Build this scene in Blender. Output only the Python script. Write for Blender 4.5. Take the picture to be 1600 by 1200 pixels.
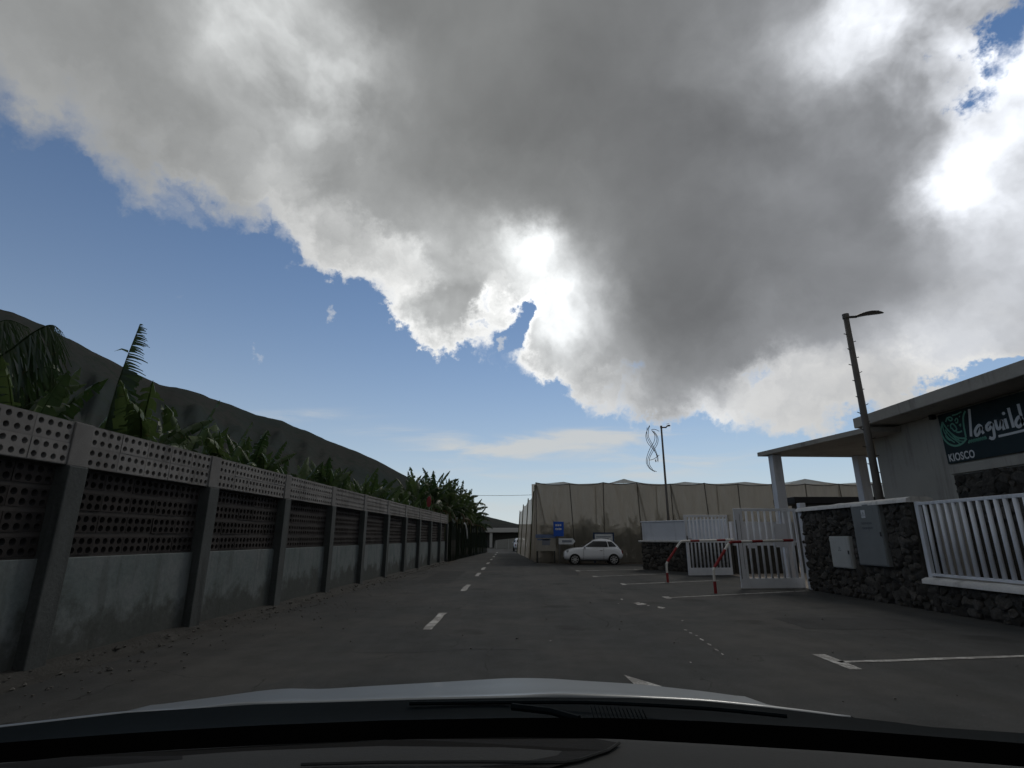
import bpy, bmesh, math, random
from mathutils import Vector, Matrix, Euler, noise as mnoise

# ------------------------------------------------------------------ scene
for o in list(bpy.data.objects):
    bpy.data.objects.remove(o)
scene = bpy.context.scene
COL = scene.collection
R = math.radians

# ------------------------------------------------------------------ camera
CAM_H, PITCH, FPX = 1.55, R(16.05), 834.0
CP, SP = math.cos(PITCH), math.sin(PITCH)
cam_data = bpy.data.cameras.new('camera')
cam_data.sensor_fit = 'HORIZONTAL'
cam_data.sensor_width = 36.0
cam_data.lens = FPX / 1600.0 * 36.0
cam_data.clip_start = 0.05
cam_data.clip_end = 20000.0
cam = bpy.data.objects.new('camera', cam_data)
COL.objects.link(cam)
cam.location = (0, 0, CAM_H)
cam.rotation_euler = (R(90) + PITCH, 0, 0)
scene.camera = cam


def ray(px, py):
    """direction of a measured photo point (1600x1200)"""
    a, u = (px - 800) / FPX, (600 - py) / FPX
    return Vector((a, CP - u * SP, SP + u * CP))


def on_z(px, py, z=0.0):
    d = ray(px, py); t = (z - CAM_H) / d.z
    return Vector((d.x * t, d.y * t, z))


def on_x(px, py, x):
    d = ray(px, py); t = x / d.x
    return Vector((x, d.y * t, CAM_H + d.z * t))


def on_y(px, py, y):
    d = ray(px, py); t = y / d.y
    return Vector((d.x * t, y, CAM_H + d.z * t))


# ------------------------------------------------------------------ sky
SUN_AZ, SUN_EL = R(28), R(42)       # azimuth clockwise from +Y
sun_dir = Vector((math.sin(SUN_AZ) * math.cos(SUN_EL), math.cos(SUN_AZ) * math.cos(SUN_EL), math.sin(SUN_EL)))

scene.view_settings.view_transform = 'Standard'
scene.view_settings.look = 'None'
scene.view_settings.gamma = 1.0
scene.view_settings.exposure = 0.0
scene.view_settings.use_curve_mapping = False

world = bpy.data.worlds.new('World')
scene.world = world
world.use_nodes = True
wt = world.node_tree
wt.nodes.clear()


class NG:
    """tiny expression helper over a node tree"""
    def __init__(s, tree): s.t = tree
    def node(s, typ, **kw):
        n = s.t.nodes.new(typ)
        for k, v in kw.items(): setattr(n, k, v)
        return n
    def link(s, a, sock):
        if isinstance(a, (int, float)): sock.default_value = a
        elif isinstance(a, (tuple, list, Vector)):
            a = tuple(a)
            if len(sock.default_value) == 4 and len(a) == 3: a = a + (1,)
            sock.default_value = a
        else: s.t.links.new(a, sock)
    def m(s, op, a, b=0.0, c=0.0, clamp=False):
        n = s.node('ShaderNodeMath', operation=op, use_clamp=clamp)
        s.link(a, n.inputs[0]); s.link(b, n.inputs[1]); s.link(c, n.inputs[2])
        return n.outputs[0]
    def add(s, a, b): return s.m('ADD', a, b)
    def sub(s, a, b): return s.m('SUBTRACT', a, b)
    def mul(s, a, b): return s.m('MULTIPLY', a, b)
    def mad(s, a, b, c): return s.m('MULTIPLY_ADD', a, b, c)
    def dot(s, v, c):
        n = s.node('ShaderNodeVectorMath', operation='DOT_PRODUCT')
        s.link(v, n.inputs[0]); s.link(c, n.inputs[1])
        return n.outputs['Value']
    def v(s, op, a, b=(0, 0, 0), sc=None):
        n = s.node('ShaderNodeVectorMath', operation=op)
        s.link(a, n.inputs[0]); s.link(b, n.inputs[1])
        if sc is not None: s.link(sc, n.inputs['Scale'])
        return n.outputs[0]
    def step(s, x, lo, hi, a=0.0, b=1.0):
        n = s.node('ShaderNodeMapRange', interpolation_type='SMOOTHSTEP')
        s.link(x, n.inputs[0])
        for i, q in enumerate((lo, hi, a, b)): s.link(q, n.inputs[i + 1])
        return n.outputs[0]
    def lin(s, x, lo, hi, a=0.0, b=1.0):
        n = s.node('ShaderNodeMapRange')
        s.link(x, n.inputs[0])
        for i, q in enumerate((lo, hi, a, b)): s.link(q, n.inputs[i + 1])
        return n.outputs[0]
    def noise(s, vec, scale, detail=6, rough=0.55, dist=0.0, lac=2.0, out='Fac'):
        n = s.node('ShaderNodeTexNoise')
        s.link(vec, n.inputs['Vector'])
        n.inputs['Scale'].default_value = scale; n.inputs['Detail'].default_value = detail
        n.inputs['Roughness'].default_value = rough; n.inputs['Distortion'].default_value = dist
        n.inputs['Lacunarity'].default_value = lac
        return n.outputs[out]
    def voro(s, vec, scale, feature='F1', out='Distance', rand=1.0, smooth=None):
        n = s.node('ShaderNodeTexVoronoi', feature=feature)
        s.link(vec, n.inputs['Vector']); n.inputs['Scale'].default_value = scale
        n.inputs['Randomness'].default_value = rand
        if smooth is not None: n.inputs['Smoothness'].default_value = smooth
        return n.outputs[out]
    def mix(s, f, a, b, mode='MIX'):
        n = s.node('ShaderNodeMix', data_type='RGBA', blend_type=mode)
        s.link(f, n.inputs[0]); s.link(a, n.inputs[6]); s.link(b, n.inputs[7])
        return n.outputs[2]
    def comb(s, x, y, z):
        n = s.node('ShaderNodeCombineXYZ')
        for i, q in enumerate((x, y, z)): s.link(q, n.inputs[i])
        return n.outputs[0]
    def ramp(s, x, pts, interp='LINEAR'):
        n = s.node('ShaderNodeValToRGB')
        s.link(x, n.inputs[0])
        cr = n.color_ramp; cr.interpolation = interp
        while len(cr.elements) < len(pts): cr.elements.new(0.5)
        for e, (p, c) in zip(cr.elements, pts):
            e.position = p; e.color = (c, c, c, 1) if isinstance(c, (int, float)) else tuple(c) + (1,)
        return n.outputs[0]


def build_sky():
    g = NG(wt)
    d = g.node('ShaderNodeTexCoord').outputs['Generated']
    sep = g.node('ShaderNodeSeparateXYZ'); g.link(d, sep.inputs[0])
    dx, dy, dz = sep.outputs
    sky = g.node('ShaderNodeTexSky', sky_type='NISHITA', sun_disc=False)
    sky.sun_elevation = SUN_EL; sky.sun_rotation = SUN_AZ
    sky.altitude = 0; sky.air_density = 1.0; sky.dust_density = 0.0; sky.ozone_density = 3.0
    blue = g.mix(1.0, sky.outputs[0], (0.44, 0.60, 0.72), 'MULTIPLY')
    low_white = g.m('EXPONENT', g.mul(g.m('MAXIMUM', dz, 0.0), -13.0))
    toward = g.step(g.dot(d, tuple(ray(900, 300).normalized())), -0.6, 0.9, 0.46, 1.0)      # air and cloud dimmed in the unseen sky behind the camera, darkening surfaces facing it
    haze = g.v('SCALE', (5.7, 6.35, 6.8), sc=toward)
    blue = g.mix(g.mul(g.m('EXPONENT', g.mul(g.m('MAXIMUM', dz, 0.0), -4.3)), 0.88), blue, haze)
    blue = g.mix(g.mul(low_white, 0.6), blue, g.v('SCALE', (6.6, 6.9, 7.0), sc=toward))
    # warped directions: large swirls and fine cauliflower
    warp = g.noise(d, 2.6, 2, 0.5, out='Color')
    fine = g.noise(d, 8.5, 6, 0.62, out='Color')
    half = (0.5, 0.5, 0.5)
    dw = g.v('NORMALIZE', g.v('ADD', d, g.v('SCALE', g.v('SUBTRACT', warp, half), sc=0.14)))
    db = g.v('NORMALIZE', g.v('ADD', dw, g.v('SCALE', g.v('SUBTRACT', fine, half), sc=0.20)))

    def blob(px, py, k, amp, dd=db):
        c = ray(px, py).normalized()
        e = g.m('EXPONENT', g.mul(g.sub(g.dot(dd, c), 1.0), k))
        return g.mul(e, amp)

    def plane(p, q):
        n = ray(*q).cross(ray(*p)).normalized()
        if n.dot(ray(800, 0)) < 0: n = -n
        return g.dot(db, n)
    # the deck of cloud: a long straight edge running from upper left down to the right, and its far edge on the right
    e1 = plane((0, 240), (1200, 722))
    e2 = plane((1130, 735), (1600, 635))
    mn = g.node('ShaderNodeMath', operation='SMOOTH_MIN')
    g.link(e1, mn.inputs[0]); g.link(e2, mn.inputs[1]); mn.inputs[2].default_value = 0.10
    cov = mn.outputs[0]
    heap = g.voro(db, 7.0, 'F1')
    puff = g.noise(db, 6.0, 5, 0.55)
    inv = g.m('DIVIDE', 1.0, g.add(g.m('MAXIMUM', dz, 0.0), 0.6))
    q = g.comb(g.mul(dx, inv), g.mul(dy, inv), 0.0)
    q2 = g.v('ADD', q, g.v('SCALE', warp, sc=0.30))
    broad = g.noise(q2, 3.2, 3, 0.5)
    # holes and heaps of the deck
    for b in [(742, 470, 5000, -0.09), (806, 480, 2600, -0.11), (800, 530, 1500, -0.09), (738, 505, 7000, -0.06), (770, 505, 6000, 0.05), (690, 490, 500, 0.12), (720, 520, 1500, 0.05), (540, 500, 350, -0.10), (610, 560, 500, -0.06), (1030, 630, 600, 0.05),
              (870, 530, 600, 0.07), (930, 585, 700, 0.04),
              (10, 345, 350, -0.35), (1505, 585, 900, -0.16), (1580, 570, 1500, -0.14), (1430, 620, 500, 0.05)]:
        cov = g.add(cov, blob(*b))
    edge = g.mad(g.sub(puff, 0.5), 0.24, cov)
    edge = g.mad(g.sub(0.38, heap), 0.10, edge)
    small = g.mul(g.sub(puff, 0.66), 0.5)
    for b in [(265, 460, 7000, 0.18), (412, 525, 7000, 0.2), (776, 546, 9000, 0.26), (455, 403, 6000, 0.2), (530, 490, 12000, 0.15)]:
        small = g.add(small, blob(*b))
    soft = g.step(dx, -0.72, -0.3, 0.12, 0.035)      # the edge on the left is hazier
    wisp0 = g.noise(d, 17.0, 5, 0.65)
    alpha = g.step(edge, -0.008, soft)
    gap = g.add(blob(1510, 110, 900, 0.8), g.add(blob(1590, 15, 700, 0.7), blob(1500, 130, 5000, 0.2)))
    gap = g.mul(gap, g.mad(g.sub(wisp0, 0.5), 4.0, g.mad(g.sub(puff, 0.5), 2.0, 1.0)))
    alpha = g.mul(alpha, g.step(gap, 0.40, 0.95, 1.0, 0.0))
    a_small = g.mul(g.step(small, 0.03, 0.15), 0.6)
    # how much cloud the light has to come through
    wisp = g.noise(g.v('ADD', dw, g.v('SCALE', fine, sc=0.05)), 5.0, 5, 0.55)
    thick = g.mad(g.sub(broad, 0.5), 0.16, edge)
    thick = g.mad(blob(1500, 560, 60, 1.0, dw), -0.03, thick)
    thick = g.add(thick, blob(1030, 500, 90, 0.12, dw))
    sund = g.dot(d, tuple(ray(900, 300).normalized()))
    glow = g.m('EXPONENT', g.mul(g.sub(sund, 1.0), 7.0))
    thin = g.m('POWER', g.step(thick, -0.02, 0.16, 1.0, 0.0), 1.3)
    rim = g.mad(glow, 1.0, 0.30)
    veil = g.step(thick, 0.05, 0.38, 1.0, 0.0)       # lighter grey towards the margins of the deck
    body = g.mad(veil, 0.10, g.lin(broad, 0.3, 0.7, 0.268, 0.205))
    body = g.mad(g.sub(wisp, 0.5), 0.13, body)
    for b in [(800, 130, 40, -0.03), (1020, 260, 35, -0.03), (1100, 500, 60, -0.035)]:
        body = g.add(body, blob(*b, dd=dw))
    lum = g.add(g.mul(body, g.sub(1.0, thin)), g.mul(rim, thin))
    # places where the sun comes through the deck
    through = None
    dm = g.v('NORMALIZE', g.v('ADD', dw, g.v('SCALE', g.v('SUBTRACT', fine, half), sc=0.10)))
    for b in [(815, 400, 900, 0.42), (850, 388, 1300, 0.42), (890, 470, 260, 0.55), (880, 530, 500, 0.45), (700, 430, 200, 0.35), (640, 500, 300, 0.3), (465, 135, 170, 0.52), (430, 20, 60, 0.22),
              (1470, 285, 480, 0.76), (1400, 30, 190, 1.0), (1575, 125, 210, 0.72), (1620, 330, 400, 0.35), (1230, 110, 70, 0.22),
              (1450, 540, 200, 0.22), (1560, 480, 200, 0.2), (230, 330, 120, 0.16), (1110, 655, 500, 0.4), (1000, 610, 600, 0.3)]:
        x = blob(*b, dd=dm)
        through = x if through is None else g.add(through, x)
    through = g.mul(through, g.lin(wisp, 0.32, 0.66, 0.2, 1.6))
    lum = g.add(lum, g.mul(g.m('POWER', through, 1.5), 0.75))
    tint = g.mix(g.step(dx, -0.1, 0.6), (0.975, 1.0, 1.0), (0.95, 0.985, 1.05))
    tint = g.mix(thin, tint, (1.0, 1.0, 0.985))
    lum = g.mul(lum, g.step(toward, 0.46, 0.9, 0.62, 1.0))
    cloud = g.mix(1.0, g.comb(lum, lum, lum), tint, 'MULTIPLY')
    # thin streaks low over the horizon ahead
    ry = g.m('DIVIDE', 1.0, g.m('MAXIMUM', dy, 0.05))
    az, el = g.mul(dx, ry), g.mul(dz, ry)

    def streak(a0, wa, e0, we, slope, amp):
        u = g.m('POWER', g.m('DIVIDE', g.sub(az, a0), wa), 2.0)
        v = g.m('POWER', g.m('DIVIDE', g.sub(el, g.mad(g.sub(az, a0), slope, e0)), we), 2.0)
        return g.mul(g.m('EXPONENT', g.mul(g.add(u, v), -1.0)), amp)
    sv = g.comb(g.mul(az, 4.0), g.mul(el, 30.0), 0.3)
    sn = g.noise(sv, 1.0, 6, 0.6, 0.6)
    st = streak(0.03, 0.26, 0.165, 0.022, 0.055, 1.25)
    for s in [(0.2, 0.2, 0.19, 0.014, 0.03, 0.6), (-0.2, 0.13, 0.19, 0.016, 0.0, 0.6), (0.05, 0.4, 0.11, 0.014, 0.0, 0.6), (0.02, 0.2, 0.055, 0.014, 0.0, 0.6),
              (-0.45, 0.2, 0.225, 0.016, 0.03, 0.5), (0.35, 0.3, 0.14, 0.02, 0.02, 0.6)]:
        st = g.add(st, streak(*s))
    a_st = g.mul(g.step(g.mul(st, g.lin(sn, 0.35, 0.65, 0.0, 1.5)), 0.1, 1.3), 0.85)
    k = 10.0
    base = g.mix(g.m('MULTIPLY', a_st, g.step(dy, 0.0, 0.3)), blue, (0.60 * k, 0.61 * k, 0.60 * k))
    base = g.mix(a_small, base, (0.62 * k, 0.64 * k, 0.66 * k))
    col = g.mix(alpha, base, g.v('SCALE', cloud, sc=k))
    bg = g.node('ShaderNodeBackground'); g.link(col, bg.inputs[0]); bg.inputs[1].default_value = 0.1
    out = g.node('ShaderNodeOutputWorld'); g.link(bg.outputs[0], out.inputs[0])
    world.cycles.sampling_method = 'MANUAL'
    world.cycles.sample_map_resolution = 256
    scene.cycles.use_denoising = True
    scene.cycles.use_adaptive_sampling = True; scene.cycles.adaptive_threshold = 0.02; scene.cycles.adaptive_min_samples = 16
    scene.cycles.max_bounces = 6; scene.cycles.diffuse_bounces = 3; scene.cycles.glossy_bounces = 3
    scene.cycles.transmission_bounces = 4; scene.cycles.transparent_max_bounces = 14
    scene.cycles.caustics_reflective = False; scene.cycles.caustics_refractive = False


build_sky()

sun_data = bpy.data.lights.new('sun', 'SUN')
sun_data.energy = 0.7
sun_data.angle = R(14)
sun_data.color = (1.0, 0.95, 0.87)
sun = bpy.data.objects.new('sun', sun_data)
COL.objects.link(sun)
sun.rotation_euler = (-sun_dir).to_track_quat('-Z', 'Y').to_euler()

# ------------------------------------------------------------------ helpers
rng = random.Random(7)


def tag(o, label=None, cat=None, group=None, kind=None):
    if label: o['label'] = label
    if cat: o['category'] = cat
    if group: o['group'] = group
    if kind: o['kind'] = kind
    return o


def empty(name, loc=(0, 0, 0), rz=0.0, label=None, cat=None, group=None):
    o = bpy.data.objects.new(name, None)
    o.empty_display_size = 0.2
    COL.objects.link(o)
    o.location = loc; o.rotation_euler = (0, 0, rz)
    return tag(o, label, cat, group)


def link(name, me, parent=None, loc=None, rot=None, scale=None):
    o = bpy.data.objects.new(name, me)
    COL.objects.link(o)
    if parent is not None: o.parent = parent
    if loc is not None: o.location = loc
    if rot is not None: o.rotation_euler = rot
    if scale is not None: o.scale = scale
    return o


class MB:
    """collects geometry for ONE mesh"""
    def __init__(s): s.v = []; s.f = []
    def vert(s, p): s.v.append(tuple(p)); return len(s.v) - 1
    def face(s, pts): s.f.append([s.vert(p) for p in pts])
    def box(s, x0, x1, y0, y1, z0, z1, M=None):
        ps = [Vector((x, y, z)) for z in (z0, z1) for y in (y0, y1) for x in (x0, x1)]
        if M is not None: ps = [M @ p for p in ps]
        b = len(s.v); s.v += [tuple(p) for p in ps]
        for q in ((0, 2, 3, 1), (4, 5, 7, 6), (0, 1, 5, 4), (2, 6, 7, 3), (0, 4, 6, 2), (1, 3, 7, 5)):
            s.f.append([b + i for i in q])
        return s
    def bar(s, p, q, w, h=None, up=Vector((0, 0, 1))):
        """box from p to q with section w x h"""
        p, q = Vector(p), Vector(q); h = h or w
        d = (q - p); L = d.length; d.normalize()
        side = d.cross(up)
        if side.length < 1e-4: side = Vector((1, 0, 0))
        side.normalize(); u = side.cross(d)
        M = Matrix((side, d, u)).transposed().to_4x4(); M.translation = p
        return s.box(-w / 2, w / 2, 0, L, -h / 2, h / 2, M)
    def tube(s, pts, r, n=8, cap=True):
        pts = [Vector(p) for p in pts]
        rs = r if isinstance(r, (list, tuple)) else [r] * len(pts)
        rings = []; prev = None
        for i, p in enumerate(pts):
            d = (pts[min(i + 1, len(pts) - 1)] - pts[max(i - 1, 0)]).normalized()
            if prev is None:
                a = Vector((0, 0, 1)) if abs(d.z) < 0.9 else Vector((1, 0, 0))
                prev = d.cross(a).normalized()
            e = (prev - d * prev.dot(d)).normalized(); prev = e; f = d.cross(e)
            rings.append([s.vert(p + (e * math.cos(k * 2 * math.pi / n) + f * math.sin(k * 2 * math.pi / n)) * rs[i]) for k in range(n)])
        for a, b in zip(rings, rings[1:]):
            for k in range(n):
                s.f.append([a[k], a[(k + 1) % n], b[(k + 1) % n], b[k]])
        if cap:
            s.f.append(rings[0][::-1]); s.f.append(rings[-1])
        return s
    def prism(s, pts, vec):
        """polygon pts extruded along vec"""
        vec = Vector(vec); n = len(pts)
        a = [s.vert(p) for p in pts]; b = [s.vert(Vector(p) + vec) for p in pts]
        s.f.append(a); s.f.append(b[::-1])
        for k in range(n): s.f.append([a[k], b[k], b[(k + 1) % n], a[(k + 1) % n]])
        return s
    def grid(s, rows):
        idx = [[s.vert(p) for p in r] for r in rows]
        for a, b in zip(idx, idx[1:]):
            for k in range(len(a) - 1):
                s.f.append([a[k], a[k + 1], b[k + 1], b[k]])
        return s
    def ribbon(s, pts, w, nrm, z=0.0, closed=False):
        """flat pen stroke of width w in the plane with normal nrm"""
        pts = [Vector(p) for p in pts]; nrm = Vector(nrm).normalized()
        ws = w if isinstance(w, (list, tuple)) else [w] * len(pts)
        L = []; Rr = []
        m = len(pts)
        for i, p in enumerate(pts):
            if closed: d = pts[(i + 1) % m] - pts[i - 1]
            else: d = pts[min(i + 1, m - 1)] - pts[max(i - 1, 0)]
            sd = d.normalized().cross(nrm)
            L.append(s.vert(p + sd * ws[i] / 2 + nrm * z)); Rr.append(s.vert(p - sd * ws[i] / 2 + nrm * z))
        for i in range(m if closed else m - 1):
            j = (i + 1) % m
            s.f.append([L[i], L[j], Rr[j], Rr[i]])
        return s
    def mesh(s, name, mat, smooth=False, fix=True):
        me = bpy.data.meshes.new(name)
        me.from_pydata(s.v, [], s.f)
        if fix:
            bm = bmesh.new(); bm.from_mesh(me)
            bmesh.ops.recalc_face_normals(bm, faces=bm.faces)
            bm.to_mesh(me); bm.free()
        if smooth:
            for p in me.polygons: p.use_smooth = True
        if mat is not None: me.materials.append(mat)
        return me
    def build(s, name, mat, parent=None, smooth=False, loc=None, rot=None, fix=True):
        return link(name, s.mesh(name, mat, smooth, fix), parent, loc, rot)


def bevel(o, w=0.01, seg=2):
    m = o.modifiers.new('bevel', 'BEVEL'); m.width = w; m.segments = seg; m.limit_method = 'ANGLE'
    return o


def spline(pts, n=6):
    """Catmull-Rom through points"""
    pts = [Vector(p) for p in pts]; out = []
    for i in range(len(pts) - 1):
        p0, p1, p2, p3 = pts[max(i - 1, 0)], pts[i], pts[i + 1], pts[min(i + 2, len(pts) - 1)]
        for k in range(n):
            t = k / n
            out.append(0.5 * ((2 * p1) + (p2 - p0) * t + (2 * p0 - 5 * p1 + 4 * p2 - p3) * t * t + (3 * p1 - p0 - 3 * p2 + p3) * t ** 3))
    out.append(pts[-1])
    return out


def mat(name, col, rough=0.85, var=0.25, scale=3.0, fine=40.0, bump=0.0, col2=None, metal=0.0, spec=0.3, bscale=None, obj_var=0.0, coat=0.0, streak=0.0):
    """procedural surface: base colour broken up by two sizes of noise, optional second colour in patches, fine relief"""
    m = bpy.data.materials.new(name); m.use_nodes = True
    t = m.node_tree; g = NG(t)
    bs = t.nodes['Principled BSDF']
    pos = g.node('ShaderNodeNewGeometry').outputs['Position']
    n1 = g.noise(pos, scale, 5, 0.6); n2 = g.noise(pos, fine, 3, 0.6)
    f = g.mad(g.sub(n1, 0.5), var * 2.2, g.mad(g.sub(n2, 0.5), var * 1.2, 1.0))
    if streak:
        sk = g.noise(g.v('MULTIPLY', pos, (5.0, 5.0, 0.45)), 1.0, 5, 0.65)
        blot = g.noise(pos, 0.8, 4, 0.6)
        f = g.mul(f, g.mad(g.mul(g.step(sk, 0.48, 0.68), g.step(blot, 0.40, 0.60)), -streak, 1.0))
    c = (*col, 1)
    if col2 is not None:
        c = g.mix(g.step(n1, 0.42, 0.62), (*col, 1), (*col2, 1))
    if obj_var:
        rnd = g.node('ShaderNodeObjectInfo').outputs['Random']
        f = g.mul(f, g.lin(rnd, 0, 1, 1 - obj_var, 1 + obj_var))
    cc = g.mix(1.0, c, g.comb(f, f, f), 'MULTIPLY')
    g.link(cc, bs.inputs['Base Color'])
    bs.inputs['Roughness'].default_value = rough
    bs.inputs['Metallic'].default_value = metal
    bs.inputs['Specular IOR Level'].default_value = spec
    bs.inputs['Coat Weight'].default_value = coat
    if bump:
        b = g.node('ShaderNodeBump'); b.inputs['Strength'].default_value = 1.0; b.inputs['Distance'].default_value = bump
        g.link(g.noise(pos, bscale or fine, 5, 0.65), b.inputs['Height']); g.link(b.outputs[0], bs.inputs['Normal'])
    return m


M = {}
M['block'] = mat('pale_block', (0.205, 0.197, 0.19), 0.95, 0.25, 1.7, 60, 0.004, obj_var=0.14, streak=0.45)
M['darkblock'] = mat('stained_shaded_block', (0.034, 0.030, 0.029), 0.95, 0.45, 1.3, 40, 0.006, obj_var=0.3)  # soiled middle courses; shade of the overhanging top band is also in the colour
M['mortar'] = mat('mortar', (0.165, 0.16, 0.155), 0.95, 0.25, 3, 50, 0.003)
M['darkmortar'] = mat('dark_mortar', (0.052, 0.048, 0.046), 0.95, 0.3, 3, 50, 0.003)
M['pilaster'] = mat('pilaster_concrete', (0.068, 0.075, 0.075), 0.9, 0.45, 1.6, 22, 0.006, streak=0.4)
M['earth'] = mat('earth', (0.075, 0.06, 0.045), 0.95, 0.4, 0.5, 15, 0.02)
M['yard'] = mat('yard_concrete', (0.30, 0.26, 0.22), 0.9, 0.2, 1.2, 30, 0.003)
M['rubble'] = mat('rubble', (0.10, 0.095, 0.088), 0.95, 0.5, 4, 20)
M['whitepaint'] = mat('white_paint', (0.72, 0.74, 0.79), 0.5, 0.10, 2.5, 30, obj_var=0.05, streak=0.22)
M['coping'] = mat('white_coping', (0.60, 0.59, 0.575), 0.85, 0.25, 4, 30, 0.003, streak=0.4)
M['whitewall'] = mat('white_wall', (0.62, 0.64, 0.69), 0.8, 0.12, 1.5, 30, 0.002, streak=0.25)
M['plaster'] = mat('grey_plaster', (0.38, 0.36, 0.325), 0.9, 0.14, 0.9, 40, 0.002, streak=0.25)
M['fascia'] = mat('concrete_fascia', (0.345, 0.325, 0.295), 0.9, 0.2, 1.3, 25, 0.003, streak=0.35)
M['basalt'] = mat('basalt_stone', (0.066, 0.061, 0.055), 0.95, 0.75, 9, 45, 0.04, obj_var=0.5, bscale=16)
M['basaltcore'] = mat('wall_core', (0.05, 0.046, 0.04), 0.95, 0.4, 5, 40, 0.01)
M['red'] = mat('red_paint', (0.26, 0.028, 0.03), 0.65, 0.3, 5, 30)
M['barrierwhite'] = mat('barrier_white', (0.72, 0.70, 0.66), 0.5, 0.12)
M['steel'] = mat('galvanised_steel', (0.22, 0.21, 0.20), 0.55, 0.25, 3, 40, metal=0.4)
M['polesteel'] = mat('weathered_pole', (0.125, 0.115, 0.105), 0.6, 0.25, 3, 40, metal=0.2)
M['netpost'] = mat('net_post', (0.10, 0.09, 0.075), 0.8, 0.3)
M['darkmetal'] = mat('dark_metal', (0.05, 0.05, 0.05), 0.5, 0.2, metal=0.3)
M['black'] = mat('black_plastic', (0.012, 0.012, 0.013), 0.6, 0.2)
M['wire'] = mat('grey_wire', (0.10, 0.10, 0.10), 0.6, 0.1)
M['bluesign'] = mat('blue_sign', (0.02, 0.10, 0.50), 0.45, 0.06)
M['signwhite'] = mat('sign_white', (0.62, 0.64, 0.66), 0.5, 0.06)
M['signtext'] = mat('sign_print', (0.20, 0.22, 0.26), 0.6, 0.1)
M['board'] = mat('notice_board', (0.36, 0.34, 0.30), 0.7, 0.2, 3, 9)
M['boardtop'] = mat('board_header', (0.14, 0.19, 0.32), 0.6, 0.2)
M['darkblue'] = mat('dark_blue_frame', (0.025, 0.05, 0.11), 0.5, 0.1)
M['cabgrey'] = mat('cabinet_grey', (0.20, 0.212, 0.215), 0.75, 0.15, 2, 25, streak=0.3)
M['cabwhite'] = mat('cabinet_white', (0.46, 0.47, 0.46), 0.75, 0.15, 3, 25, streak=0.3)
M['cabmark'] = mat('cabinet_marking', (0.12, 0.13, 0.14), 0.7, 0.1)
M['signdark'] = mat('kiosk_sign_board', (0.012, 0.024, 0.028), 0.5, 0.1)
M['signgreen'] = mat('kiosk_logo_green', (0.14, 0.36, 0.27), 0.6, 0.08)
M['signletter'] = mat('kiosk_letter_white', (0.66, 0.67, 0.68), 0.6, 0.06)
M['trunk'] = mat('banana_stem', (0.11, 0.10, 0.045), 0.8, 0.4, 3, 14, col2=(0.06, 0.085, 0.03))
M['hill'] = None


def asphalt():
    m = bpy.data.materials.new('asphalt'); m.use_nodes = True
    t = m.node_tree; g = NG(t); bs = t.nodes['Principled BSDF']
    pos = g.node('ShaderNodeNewGeometry').outputs['Position']
    big = g.noise(pos, 0.35, 5, 0.6); mid = g.noise(pos, 2.2, 5, 0.65); fine = g.noise(pos, 75, 4, 0.8)
    strm = g.noise(g.v('MULTIPLY', pos, (1.6, 0.10, 1)), 1.0, 4, 0.6)      # worn along the driving direction
    f = g.mad(g.sub(big, 0.5), 0.8, g.mad(g.sub(mid, 0.5), 0.75, g.mad(g.sub(fine, 0.5), 1.7, g.mad(g.sub(strm, 0.5), 0.6, 1.0))))
    crack = g.voro(g.v('ADD', pos, g.v('SCALE', g.noise(pos, 1.5, 3, 0.6, out='Color'), sc=0.8)), 0.33, 'DISTANCE_TO_EDGE')
    f = g.mad(g.step(g.noise(pos, 34, 2, 0.6), 0.62, 0.72), 0.55, f)
    ck = g.mul(g.step(crack, 0.0, 0.006, 1.0, 0.0), g.step(mid, 0.46, 0.56))
    f = g.mul(f, g.mad(ck, -0.5, 1.0))
    oil = g.step(g.voro(g.v('ADD', pos, g.v('SCALE', g.noise(pos, 3.0, 3, 0.6, out='Color'), sc=0.5)), 0.55), 0.10, 0.24, 0.72, 1.0)
    f = g.mul(f, oil)
    c = g.mix(g.step(big, 0.4, 0.65), (0.052, 0.054, 0.0545), (0.059, 0.058, 0.056))
    g.link(g.mix(1.0, c, g.comb(f, f, f), 'MULTIPLY'), bs.inputs['Base Color'])
    bs.inputs['Roughness'].default_value = 0.92; bs.inputs['Specular IOR Level'].default_value = 0.12
    b = g.node('ShaderNodeBump'); b.inputs['Distance'].default_value = 0.004; b.inputs['Strength'].default_value = 0.8
    g.link(fine, b.inputs['Height']); g.link(b.outputs[0], bs.inputs['Normal'])
    return m


def road_paint():
    """worn white marking: the asphalt shows through where it has flaked"""
    m = bpy.data.materials.new('road_paint'); m.use_nodes = True
    t = m.node_tree; g = NG(t); bs = t.nodes['Principled BSDF']
    pos = g.node('ShaderNodeNewGeometry').outputs['Position']
    w = g.mad(g.sub(g.noise(pos, 30, 4, 0.7), 0.5), 0.8, g.noise(pos, 3.5, 4, 0.6))
    g.link(g.mix(g.step(w, 0.36, 0.56), (0.46, 0.455, 0.44), (0.20, 0.195, 0.185)), bs.inputs['Base Color'])
    bs.inputs['Roughness'].default_value = 0.85
    return m


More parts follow.
